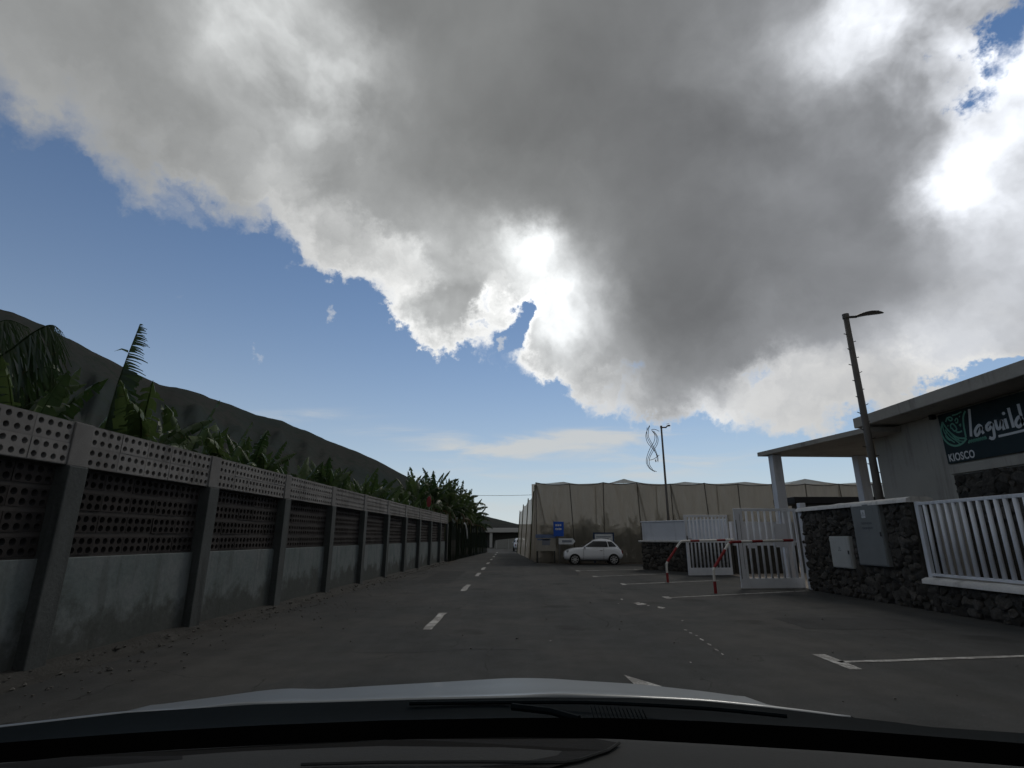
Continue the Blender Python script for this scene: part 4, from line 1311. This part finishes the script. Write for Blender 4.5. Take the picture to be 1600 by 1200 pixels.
tag(bevel(gp.build('gate_post', M['whitewall']), 0.02), 'white gate post at the end of the stone pier', 'gate post')

# ------------------------------------------------------------------ red and white barriers


def barrier(base, end, label, stripes):
    """bent pipe: up, slanting over, then level; painted in bands"""
    b, e = Vector(base), Vector(end)
    d = (e - b); d.z = 0; Lh = d.length; d.normalize()
    t = empty('striped_barrier', base, 0, label, 'barrier', 'red and white bent pipe barriers')
    path = [Vector((0, 0, 0)), Vector((0, 0, 0.66)), d * 0.72 + Vector((0, 0, 1.42)), d * Lh + Vector((0, 0, 1.47))]
    pts = [path[0], path[0].lerp(path[1], 0.5), path[0].lerp(path[1], 0.93), path[1] + (path[2] - path[1]) * 0.06, path[1].lerp(path[2], 0.35), path[1].lerp(path[2], 0.7), path[1].lerp(path[2], 0.95), path[2] + (path[3] - path[2]) * 0.03]
    k = 6
    for i in range(1, k + 1): pts.append(path[2].lerp(path[3], i / k))
    for i, (a, c) in enumerate(zip(pts, pts[1:])):
        red = stripes[i] == 'r'
        MB().tube([a, c], 0.043 if red else 0.040, 10).build('red_band' if red else 'white_band', M['red'] if red else M['barrierwhite'], t, smooth=False)
    return t


barrier((5.89, 16.5, 0), (8.95, 17.75, 0), 'nearer red and white bent pipe barrier in front of the gate', 'rwwrrwrrwrwwr')
barrier((5.6, 20.4, 0), (8.6, 21.6, 0), 'farther red and white bent pipe barrier by the far gate leaf', 'rwwrrwwwrwwrw')

# ------------------------------------------------------------------ white panel wall beyond the gate
A, B = Vector((6.62, 28.6, 0)), Vector((9.5, 24.6, 0))
ang = math.atan2(B.y - A.y, B.x - A.x); LW = (B - A).length
pw = empty('panel_wall', A, ang, 'white panel wall on a dark stone base left of the gate', 'wall')
MB().box(0, LW, 0.05, 0.40, -0.05, 1.32).build('core', M['basaltcore'], pw)
lay_stones(pw, 0, LW, 0, 1.32, lambda u, z: ((u, 0.05, z), R(90)), 0.27, 31)
bevel(MB().box(-0.10, LW, -0.08, 0.50, 1.322, 1.42).build('coping', M['coping'], pw), 0.025)
MB().box(0.05, LW, 0.10, 0.20, 1.422, 2.30).build('panel', M['whitewall'], pw)
bevel(MB().box(0.0, LW, 0.06, 0.24, 2.302, 2.36).build('cap_rail', M['whitepaint'], pw), 0.01)
yw = empty('yard_wall', (9.9, 24.9, 0), R(12), 'white inner wall of the yard seen through the gate bars', 'wall')
MB().box(0, 3.2, 0, 0.2, 0, 1.2).build('base', M['basaltcore'], yw)
MB().box(0, 3.2, -0.01, 0.19, 1.202, 2.25).build('panel', M['whitewall'], yw)
wp = empty('white_post', (on_z(1015, 884).x, on_z(1015, 884).y - 0.35, 0), 0, 'short white post against the stone base of the panel wall', 'post')
bevel(MB().box(-0.085, 0.085, -0.04, 0.04, 0, 1.10).build('shaft', M['barrierwhite'], wp), 0.01)

# ------------------------------------------------------------------ kiosk
KX = 11.5
k_y1 = on_x(1366, 690, KX).y
kiosk = empty('kiosk', (KX, 0, 0), 0, 'grey kiosk with flat concrete roof and open porch on white columns', 'building')
MB().box(0, 7.5, -2, k_y1, 0, 4.75).build('wall', M['plaster'], kiosk)
RX = 10.5
ry = on_x(1335, 672, RX).y
bevel(MB().box(RX - KX, 8.2, -3, ry, 4.76, 5.07).build('roof', M['fascia'], kiosk), 0.02)
# porch slab
pa, pb_ = Vector((10.52, ry - 0.6, 0)), Vector((9.47, 20.55, 0))
MB().prism([(pa.x - KX, pa.y, 4.55), (pb_.x - KX, pb_.y, 4.55), (4.5, 20.9, 4.55), (4.5, k_y1 + 0.02, 4.55), (-0.02, k_y1 + 0.02, 4.55), (-0.02, pa.y, 4.55)], (0, 0, 0.15)).build('porch_roof', M['fascia'], kiosk)
for cx, cy, s_ in ((9.9, 20.1, 0.17), (13.2, 20.3, 0.17)):
    bevel(MB().box(cx - KX - s_, cx - KX + s_, cy - s_, cy + s_, 0, 4.54).build('column', M['whitewall'], kiosk), 0.015)
# stone cladding under the sign
s_y1 = on_x(1492, 742, KX).y
MB().box(-0.03, -0.001, -2, s_y1, 0.0, 3.10).build('cladding_bed', M['basaltcore'], kiosk)
lay_stones(kiosk, 4.0, s_y1, 1.9, 3.10, lambda u, z: ((-0.04, u, z), 0.0), 0.34, 41)
bevel(MB().box(-0.06, -0.0005, -2, s_y1 + 0.05, 3.13, 3.36).build('ledge', M['plaster'], kiosk), 0.01)
for px, py in ((1391, 671), (1456, 652)):
    q = on_x(px, py, KX - 0.08); MB().box(q.x - KX - 0.05, q.x - KX + 0.078, q.y - 0.05, q.y + 0.05, q.z - 0.06, q.z + 0.06).build('wall_light', M['black'], kiosk)
shed2 = empty('flat_shed', (13.3, 24.5, 0), 0, 'low dark flat-roofed shed behind the porch columns', 'shed')
MB().box(0, 9, 0, 1.5, 0, 2.98).build('wall', M['sheddark'], shed2)
bevel(MB().box(-0.75, 9.2, -0.3, 1.7, 3.0, 3.3).build('roof', M['black'], shed2), 0.02)

# the kiosk's sign board
SX = KX - 0.07
sb = [on_x(1479.5, 727.5, SX), on_x(1466, 645, SX)]
sy = (sb[0].y + sb[1].y) / 2
sgn = empty('kiosk_sign', (SX, sy, 3.40), 0, 'dark sign board with green shell logo and white handwritten name on the kiosk', 'sign')
bevel(MB().box(0.0, 0.05, -7.5, 0, 0, 1.30).build('board', M['signdark'], sgn), 0.006)


def sp(zx, zy):
    """point on the board measured in the photo detail (7.5x enlargement from 1460,590)"""
    p = on_x(1460 + zx / 7.5, 590 + zy / 7.5, SX)
    return Vector((0, p.y - sy, p.z - 3.40))


def stroke(pts, w, m, name, n=5, close=False):
    q = spline([sp(*p) for p in pts], n)
    MB().ribbon(q, w, (-1, 0, 0), 0.004).build(name, m, sgn)


LT, LG = M['signletter'], M['signgreen']
for pts in ([(408, 368), (418, 480), (432, 690)],
            [(560, 585), (520, 560), (480, 620), (490, 675), (520, 660), (552, 585), (556, 620), (580, 655)],
            [(680, 560), (650, 530), (612, 570), (622, 612), (650, 600), (682, 545), (695, 610), (705, 690), (680, 715), (645, 700)],
            [(715, 495), (728, 560), (745, 600), (775, 580), (790, 500), (800, 560), (822, 612)],
            [(828, 480), (845, 540), (862, 598)],
            [(868, 355), (890, 440), (930, 585)],
            [(1030, 470), (985, 465), (955, 530), (985, 575), (1025, 545), (1035, 480), (985, 305), (1010, 400), (1050, 560)][:6],
            [(982, 308), (1010, 420), (1046, 560)]):
    stroke(pts, 0.075, LT, 'letter')
dot = [sp(812 + 20 * math.cos(a), 420 + 20 * math.sin(a)) + Vector((-0.004, 0, 0)) for a in [k * 6.283 / 12 for k in range(12)]]
mb = MB(); mb.face(dot); mb.build('letter', LT, sgn)
stroke([(752, 688), (900, 655), (1050, 618), (1250, 565)], 0.055, LT, 'underline')
for pts, w in (([(95, 520), (80, 620), (110, 710), (170, 775), (250, 800), (330, 770), (380, 712)], 0.05),
               ([(95, 520), (140, 590), (200, 655), (280, 705), (378, 712)], 0.045),
               ([(95, 525), (110, 620), (160, 700), (240, 760)], 0.035), ([(125, 610), (190, 690), (260, 740), (300, 775)], 0.035),
               ([(190, 650), (240, 705), (300, 745)], 0.035), ([(150, 620), (135, 690), (190, 740)], 0.03), ([(270, 705), (300, 740), (340, 745)], 0.03),
               ([(362, 392), (340, 460), (345, 560), (360, 640), (372, 700)], 0.05),
               ([(208, 445), (260, 430), (318, 400)], 0.035),
               ([(135, 520), (150, 475), (190, 465), (212, 490), (185, 505), (160, 480)], 0.04),
               ([(200, 600), (190, 560), (215, 540), (250, 575), (262, 610), (235, 625), (205, 590)], 0.04),
               ([(240, 510), (255, 480), (275, 490), (270, 530), (248, 525)], 0.035),
               ([(290, 560), (310, 545), (305, 575)], 0.03), ([(255, 635), (290, 640), (325, 625)], 0.04), ([(155, 562), (165, 566)], 0.04), ([(293, 452), (300, 460)], 0.04)):
    stroke(pts, w, LG, 'logo_line')
for k in range(8):
    stroke([(404 + 26 * k, 770 - 6 * k), (416 + 26 * k, 735 - 6 * k), (428 + 26 * k, 762 - 6 * k)], 0.045, LG, 'logo_line', 3)
cu = bpy.data.curves.new('kiosco_text', 'FONT'); cu.body = 'KIOSCO'; cu.size = 0.27; cu.extrude = 0.003; cu.offset = 0.006; cu.space_character = 1.08
to = bpy.data.objects.new('tmp', cu); COL.objects.link(to)
bpy.context.view_layer.update()
me = bpy.data.meshes.new_from_object(to.evaluated_get(bpy.context.evaluated_depsgraph_get()))
bpy.data.objects.remove(to); me.materials.clear(); me.materials.append(LT)
pl, pr, ptop = sp(180, 985), sp(482, 945), sp(170, 935)
wid = max(v.co.x for v in me.vertices) - min(v.co.x for v in me.vertices)
k_ = (pl.y - pr.y) / wid
lt = link('letters', me, sgn, (-0.006, pl.y, pl.z), None, None)
# text runs towards -Y on a board facing -X
lt.matrix_local = Matrix.Translation((-0.006, pl.y, pl.z)) @ Matrix(((0, 0, -1, 0), (-1, 0, 0, 0), (0, 1, 0, 0), (0, 0, 0, 1))) @ Matrix.Diagonal((k_, 1.0, 1, 1))

# ------------------------------------------------------------------ small white hatchback
M['carpaint'] = mat('white_car_paint', (0.78, 0.80, 0.84), 0.28, 0.03, spec=0.5, coat=0.6)
M['tyre'] = mat('tyre_rubber', (0.012, 0.012, 0.012), 0.85, 0.2)
M['rim'] = mat('alloy_rim', (0.50, 0.50, 0.50), 0.4, 0.1, metal=0.3)
M['chrome'] = mat('chrome', (0.6, 0.6, 0.6), 0.15, 0.05, metal=1.0)
M['lamp'] = mat('headlamp', (0.35, 0.37, 0.38), 0.1, 0.1, spec=0.6)
M['taillamp'] = mat('tail_lamp', (0.25, 0.01, 0.01), 0.2, 0.1)


def small_car(loc, rz, label):
    t = empty('small_car', loc, rz, label, 'car', 'white cars')
    st = [(1.775, .34, .40, .50, .46, .40, .62, .66), (1.72, .26, .58, .66, .46, .54, .70, .76), (1.55, .23, .70, .77, .47, .63, .79, .855), (1.25, .21, .75, .805, .49, .69, .875, .93),
          (.90, .20, .765, .81, .50, .72, .935, .985), (.5, .20, .77, .815, .50, .745, .955, 1.0), (-.1, .20, .77, .815, .50, .76, .965, 1.0), (-.7, .20, .77, .815, .51, .765, .975, 1.0), (-1.2, .22, .765, .81, .53, .755, .985, 1.01),
          (-1.52, .27, .70, .765, .56, .68, .94, .97), (-1.70, .34, .58, .66, .58, .56, .80, .84), (-1.775, .40, .40, .50, .56, .42, .68, .72)]
    rows = []
    for x, zb, wl, wm, zm, ws, zs, zt in st:
        half = [(0, zb), (wl, zb), (wm, zm), (ws + 0.02, zs - 0.05), (ws * 0.9, zs + (zt - zs) * 0.6), (ws * 0.45, zt), (0, zt + 0.008)]
        ring = [(x, y, z) for y, z in half] + [(x, -y, z) for y, z in half[-2:0:-1]]
        rows.append(ring + [ring[0]])
    mb = MB(); mb.grid(rows); mb.face(rows[0][:-1]); mb.face(rows[-1][:-1])
    me = mb.mesh('body', M['carpaint'], True)
    bm = bmesh.new(); bm.from_mesh(me); bmesh.ops.remove_doubles(bm, verts=bm.verts, dist=1e-4); bmesh.ops.recalc_face_normals(bm, faces=bm.faces); bm.to_mesh(me); bm.free()
    b = link('body', me, t); s = b.modifiers.new('sub', 'SUBSURF'); s.levels = s.render_levels = 2
    lev = [(.90, .92, -1.62, .755), (1.00, .70, -1.555, .735), (1.15, .45, -1.44, .690), (1.30, .19, -1.27, .625), (1.40, -.01, -1.09, .545), (1.455, -.17, -.92, .44), (1.485, -.36, -.74, .28), (1.493, -.5, -.6, .05)]

    def out(z, th, k=1.0):
        i = 0
        while i < len(lev) - 2 and lev[i + 1][0] < z: i += 1
        a, c = lev[i], lev[i + 1]; u = (z - a[0]) / (c[0] - a[0])
        x0, x1, w = [a[j] + (c[j] - a[j]) * u for j in (1, 2, 3)]
        xc, ax = (x0 + x1) / 2, (x0 - x1) / 2 * k; co, si = math.cos(th), math.sin(th)
        return (xc + ax * math.copysign(abs(co) ** .70, co), w * (1 + (k - 1) * 1.6) * math.copysign(abs(si) ** .52, si), z)
    N = 44
    rows = [[out(z, 2 * math.pi * i / N) for i in range(N + 1)] for z in [.90, .95, 1.0, 1.05, 1.1, 1.15, 1.2, 1.25, 1.3, 1.35, 1.4, 1.43, 1.455, 1.472, 1.485, 1.493]]
    mb = MB(); mb.grid(rows); mb.face(rows[-1][:-1])
    mb.build('cabin', M['carpaint'], t, True)

    def glass(name, t0, t1, z0, z1, n=12, slant=(0, 0)):
        g_ = []
        for j in range(7):
            z = z0 + (z1 - z0) * j / 6; u = j / 6
            g_.append([out(z, R(t0 + slant[0] * u + (t1 + slant[1] * u - t0 - slant[0] * u) * i / n), 1.006) for i in range(n + 1)])
        MB().grid(g_).build(name, M['carglass'], t, True)
    for sgn_ in (1, -1):
        glass('side_window', sgn_ * 40, sgn_ * 104, 1.005, 1.345, slant=(sgn_ * 2, 0))
        glass('rear_side_window', sgn_ * 107, sgn_ * 143, 1.02, 1.325, slant=(0, -sgn_ * 6))
    glass('windscreen', -24, 24, 0.99, 1.37); glass('rear_window', 162, 198, 1.05, 1.32)
    tyre = MB(); rr = [(.215, -.09), (.275, -.095), (.295, -.06), (.295, .06), (.275, .095), (.215, .09)]
    tyre.grid([[(r_ * math.cos(a), y, r_ * math.sin(a)) for a in [k * 6.2832 / 28 for k in range(29)]] for r_, y in rr])
    tyre_m = tyre.mesh('tyre', M['tyre'], True)
    rim = MB(); rim.tube([(0, .02, 0), (0, .10, 0)], [.06, .05], 12); rim.tube([(0, .03, 0), (0, .055, 0)], [.20, .20], 24)
    for k in range(8):
        a = k * math.pi / 4; rim.bar((.04 * math.cos(a), .085, .04 * math.sin(a)), (.20 * math.cos(a), .088, .20 * math.sin(a)), .045, .02, Vector((0, 1, 0)))
    rim.grid([[(r_ * math.cos(a), y, r_ * math.sin(a)) for a in [k * 6.2832 / 28 for k in range(29)]] for r_, y in ((.217, .089), (.195, .087), (.185, .0))])
    rim_m = rim.mesh('rim', M['rim'])
    arch = MB().prism([(.325 * math.cos(a), 0, .325 * math.sin(a)) for a in [k * 6.2832 / 28 for k in range(28)]], (0, .02, 0)).mesh('arch', M['black'])
    for x in (1.13, -1.17):
        for sgn_ in (1, -1):
            link('wheel_arch', arch, t, (x, .795 if sgn_ > 0 else -.815, .30))
            w_ = link('wheel', tyre_m, t, (x, sgn_ * .735, .295)); link('rim', rim_m, w_, (0, 0, 0), (0, 0, 0 if sgn_ > 0 else math.pi))
    for sgn_ in (1, -1):
        hl = bmesh.new(); bmesh.ops.create_uvsphere(hl, u_segments=14, v_segments=8, radius=.105); me = bpy.data.meshes.new('headlight'); hl.to_mesh(me); hl.free()
        me.materials.append(M['lamp']); link('headlight', me, t, (1.54, sgn_ * .58, .76), (0, R(-25), sgn_ * R(28)), (.6, .9, 1))
        link('fog_lamp', me, t, (1.63, sgn_ * .50, .58), (0, 0, 0), (.4, .6, .6))
        MB().box(-1.74, -1.62, sgn_ * .55 - .05, sgn_ * .55 + .05, .62, .80).build('tail_light', M['taillamp'], t)
        mi = MB(); mi.box(.46, .60, min(sgn_ * .80, sgn_ * .94), max(sgn_ * .80, sgn_ * .94), .97, 1.07); bevel(mi.build('mirror', M['carpaint'], t), .03)
        MB().box(.50, .56, min(sgn_ * .72, sgn_ * .82), max(sgn_ * .72, sgn_ * .82), .93, .99).build('mirror_stalk', M['black'], t)
        MB().box(-.52, -.36, min(sgn_ * .80, sgn_ * .835), max(sgn_ * .80, sgn_ * .835), .80, .825).build('door_handle', M['chrome'], t)
        for x0 in (.62, -.58): MB().bar((x0, sgn_ * .818, .30), (x0 - .02, sgn_ * .782, .93), .008, .012).build('door_seam', M['black'], t)
        MB().box(-.80, .78, min(sgn_ * .78, sgn_ * .822), max(sgn_ * .78, sgn_ * .822), .20, .26).build('sill', M['black'], t)
    MB().box(1.735, 1.80, -.28, .28, .34, .40).build('grille', M['black'], t)
    MB().box(1.72, 1.786, -.22, .22, .52, .54).build('chrome_trim', M['chrome'], t)
    MB().box(-1.80, -1.74, -.25, .25, .50, .60).build('number_plate', M['signwhite'], t)
    return t


def copy_tree(o, parent=None):
    c = o.copy(); COL.objects.link(c); c.parent = parent
    for k, v in o.items(): c[k] = v
    for ch in [x for x in o.children]: copy_tree(ch, c)
    return c


car = small_car((4.92, 34.15, 0), R(180) - R(3), 'small white hatchback parked in front of the netting')
car2 = copy_tree(car); car2.location = (0.95, 66, 0); car2.rotation_euler = (0, 0, R(90)); car2['label'] = 'distant white car half hidden behind the far corner of the netting'

# ------------------------------------------------------------------ the car the photo is taken from
M['bonnet'] = mat('silver_bonnet', (0.165, 0.18, 0.19), 0.4, 0.05, 2, 20, metal=0.2, spec=0.4, coat=0.3)
M['cowl'] = mat('cowl_plastic', (0.006, 0.009, 0.011), 0.8, 0.3, 4, 40, spec=0.03)
M['dash'] = mat('dashboard_plastic', (0.014, 0.014, 0.014), 0.85, 0.15, 3, 180, 0.0006, spec=0.08)
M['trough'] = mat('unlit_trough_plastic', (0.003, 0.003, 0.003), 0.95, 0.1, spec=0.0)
M['dashlight'] = mat('dashboard_grey', (0.042, 0.043, 0.043), 0.85, 0.12, 3, 180, 0.0006, spec=0.1)
S_PX = [(-200, 1158), (0, 1130), (100, 1119), (200, 1107), (330, 1090), (400, 1080), (450, 1075), (500, 1077), (560, 1073), (700, 1065), (800, 1059), (860, 1060), (900, 1063), (1000, 1069), (1100, 1080), (1200, 1094), (1300, 1112), (1400, 1132), (1800, 1215)]
N_PX = [(-200, 1160), (0, 1133), (100, 1122), (200, 1110), (250, 1109), (300, 1107), (340, 1100), (370, 1096), (430, 1096), (520, 1094), (640, 1090), (800, 1087), (830, 1086), (860, 1082), (1000, 1087), (1100, 1092), (1200, 1102), (1300, 1114), (1400, 1134), (1800, 1217)]


def interp(tab, x):
    for (a, ya), (b, yb) in zip(tab, tab[1:]):
        if x <= b: return ya + (yb - ya) * max(0, (x - a)) / (b - a)
    return tab[-1][1]


def z_on(tab, X, Y):
    """height of the bonnet at X on the cross line Y"""
    z = 1.1
    for _ in range(6):
        d = Y * CP + (z - CAM_H) * SP
        px = 800 + FPX * X / d
        z = on_y(px, interp(tab, px), Y).z
    return z


own = empty('own_car', (-0.15, 1.5, 0), 0, 'silver bonnet and black dashboard of the car the photo is taken from', 'car')
off = Vector((-0.15, 1.5, 0))
X0, X1, NXc = -1.02, 0.66, 64
xsb = [X0 + (X1 - X0) * i / NXc for i in range(NXc + 1)]
YN, YS = 1.18, 1.70
rows = []
zn = [z_on(N_PX, x, YN) for x in xsb]; zs_ = [z_on(S_PX, x, YS) for x in xsb]


def smooth(a, n=2):
    for _ in range(n): a = [(a[max(i - 1, 0)] + 2 * a[i] + a[min(i + 1, len(a) - 1)]) / 4 for i in range(len(a))]
    return a


zn, zs_ = smooth(zn), smooth(zs_)
for Y, f in ((YN - 0.01, None), (YN, 0.0), (1.30, 0.35), (1.43, 0.62), (1.56, 0.84), (YS, 1.0), (1.85, 0), (2.0, 0), (2.15, 0), (2.28, 0), (2.36, 0), (2.40, 0)):
    row = []
    for i, x in enumerate(xsb):
        if f is None: z = zn[i] - 0.006
        elif Y <= YS:
            sl = (zs_[i] - CAM_H) / YS
            z = zn[i] + (zs_[i] - zn[i]) * f + 0.004 * math.sin(math.pi * f)
        else:
            u = Y - YS; sl = (zs_[i] - zs_[i]) ; z = zs_[i] - 0.30 * u - 0.55 * u ** 2.4
        row.append((x - off.x, Y - off.y, z))
    rows.append(row)
o = MB().grid(rows).build('bonnet', M['bonnet'], own, smooth=True, fix=False)
sf = o.modifiers.new('solid', 'SOLIDIFY'); sf.thickness = 0.008; sf.offset = -1
for side, X in ((-1, X0), (1, X1)):
    i = 0 if side < 0 else -1
    r_ = []
    for row in rows[1:]:
        x, y, z = row[i]; k_w = 3.4 if side > 0 else 1.0; r_.append([(x, y, z), (x + side * 0.05 * k_w, y, z - 0.09), (x + side * 0.10 * k_w, y, z - 0.25), (x + side * 0.10 * k_w, y, 0.35)])
    MB().grid(r_).build('wing', M['bonnet'], own, smooth=True)
MB().box(X0 - off.x, X1 - off.x, 0.86, 0.93, 0.30, 0.62).build('bumper', M['bonnet'], own)
# cowl under the windscreen
C_PX = [(-300, 1178), (0, 1136), (200, 1113), (400, 1100), (640, 1093), (830, 1089), (1000, 1090), (1100, 1095), (1200, 1105), (1300, 1117), (1400, 1128), (1450, 1135), (1600, 1145), (1900, 1172)]
E_PX = [(-300, 1200), (0, 1167), (200, 1152), (400, 1140), (600, 1132), (800, 1128), (950, 1128), (1100, 1133), (1300, 1145), (1600, 1168), (1900, 1195)]
cols = [-160 + 20 * k for k in range(99)]; rows = []
for f in [k / 8 for k in range(9)]:
    row = []
    for px in cols:
        a_ = on_y(px, interp(C_PX, px) + 0.5, YN - 0.012); b_ = on_y(px, interp(E_PX, px), 0.975)
        p = b_.lerp(a_, f); p.z -= 0.016 * math.sin(math.pi * f); row.append(p - off)
    rows.append(row)
MB().grid(rows).build('cowl', M['cowl'], own, smooth=True)
for k in range(14):
    p = on_y(928 + k * 6.5, 1118 + k * 0.6, 1.03); MB().bar(p - off + Vector((0, -0.02, -0.004)), p - off + Vector((0, 0.035, 0.006)), 0.0018, 0.004).build('grille_rib', M['cowl'], own)
wl_ = [on_y(px, py, yy) - off + Vector((0, 0, 0.002)) for px, py, yy in ((640, 1101, 1.14), (780, 1099.5, 1.14), (900, 1099, 1.12), (1010, 1103, 1.10), (1120, 1110, 1.06), (1230, 1121, 1.02))]
MB().tube(spline(wl_, 4), 0.0035, 6).build('wiper_blade', M['cowl'], own)
wa = [on_y(px, py, yy) - off + Vector((0, 0, 0.004)) for px, py, yy in ((905, 1128, 1.0), (860, 1115, 1.04), (800, 1108, 1.07))]
MB().tube(wa, 0.006, 6).build('wiper_arm', M['cowl'], own)
# dashboard
D_PX = [(-300, 1222), (0, 1190), (200, 1176), (400, 1163), (600, 1154), (800, 1150), (950, 1152), (1100, 1160), (1300, 1172), (1600, 1196), (2000, 1236)]
F_PX = [(-300, 1196), (0, 1165), (200, 1150), (400, 1138), (600, 1130), (800, 1126), (950, 1126), (1100, 1131), (1300, 1143), (1600, 1166), (2000, 1200)]
xd = [-1.0 + 1.9 * i / 50 for i in range(51)]


def z_tab(tab, X, Y, z=1.25):
    for _ in range(6):
        d = Y * CP + (z - CAM_H) * SP
        px = 800 + FPX * X / d
        z = on_y(px, interp(tab, px), Y).z
    return z


ze = [z_tab(D_PX, x, 0.80) for x in xd]
zf = [z_tab(F_PX, x, 0.97) for x in xd]
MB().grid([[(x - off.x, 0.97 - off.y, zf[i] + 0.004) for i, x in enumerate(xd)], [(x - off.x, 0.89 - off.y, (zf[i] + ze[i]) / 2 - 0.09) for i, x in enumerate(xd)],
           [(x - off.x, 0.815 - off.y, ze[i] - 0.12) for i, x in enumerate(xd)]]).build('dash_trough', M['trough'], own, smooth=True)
rows = [[(x - off.x, y - off.y, ze[i] + dz) for i, x in enumerate(xd)] for y, dz in ((0.815, -0.12), (0.808, -0.006), (0.795, 0.0), (0.77, 0.004), (0.72, 0.006), (0.64, 0.004), (0.58, -0.002), (0.50, -0.02), (0.45, -0.08), (0.44, -0.35))]
MB().grid(rows).build('dashboard', M['dashlight'], own, smooth=True)
# darker recessed vent panel in the middle left of the dash top
v_ = []
for px, py in ((-60, 1203), (100, 1186), (280, 1174), (460, 1165), (640, 1158), (800, 1155), (930, 1157), (968, 1164), (955, 1176), (905, 1192), (860, 1203)):
    z = 1.28; p = None
    for y in (0.80, 0.76, 0.72, 0.68, 0.64, 0.60):
        pass
    v_.append((px, py))
def on_dash(px, py):
    """where the sight line meets the dash top"""
    d = ray(px, py); best = None
    t = 0.3
    while t < 1.0:
        p = Vector((0, 0, CAM_H)) + d * t
        i = min(50, max(0, int(round((p.x + 1.0) / 1.9 * 50))))
        if p.y < 0.81 and p.z <= ze[i] + 0.006: return p
        if p.y >= 0.81: return Vector((p.x, 0.808, ze[i]))
        t += 0.0015
    return p
mb = MB(); top_ = [on_dash(*p) for p in v_]; cen = sum(top_, Vector()) / len(top_)
mb.face([p - off + Vector((0, 0, 0.0022)) for p in top_]); mb.build('vent_panel', M['dash'], own)
mb = MB()
mb.tube([p - off + Vector((0, 0, 0.003)) for p in [on_dash(*q) for q in ((470, 1199), (600, 1195.5), (750, 1195), (880, 1196), (905, 1192), (950, 1177), (968, 1165))]], 0.0018, 5)
mb.build('trim_strip', M['dashlight'], own)
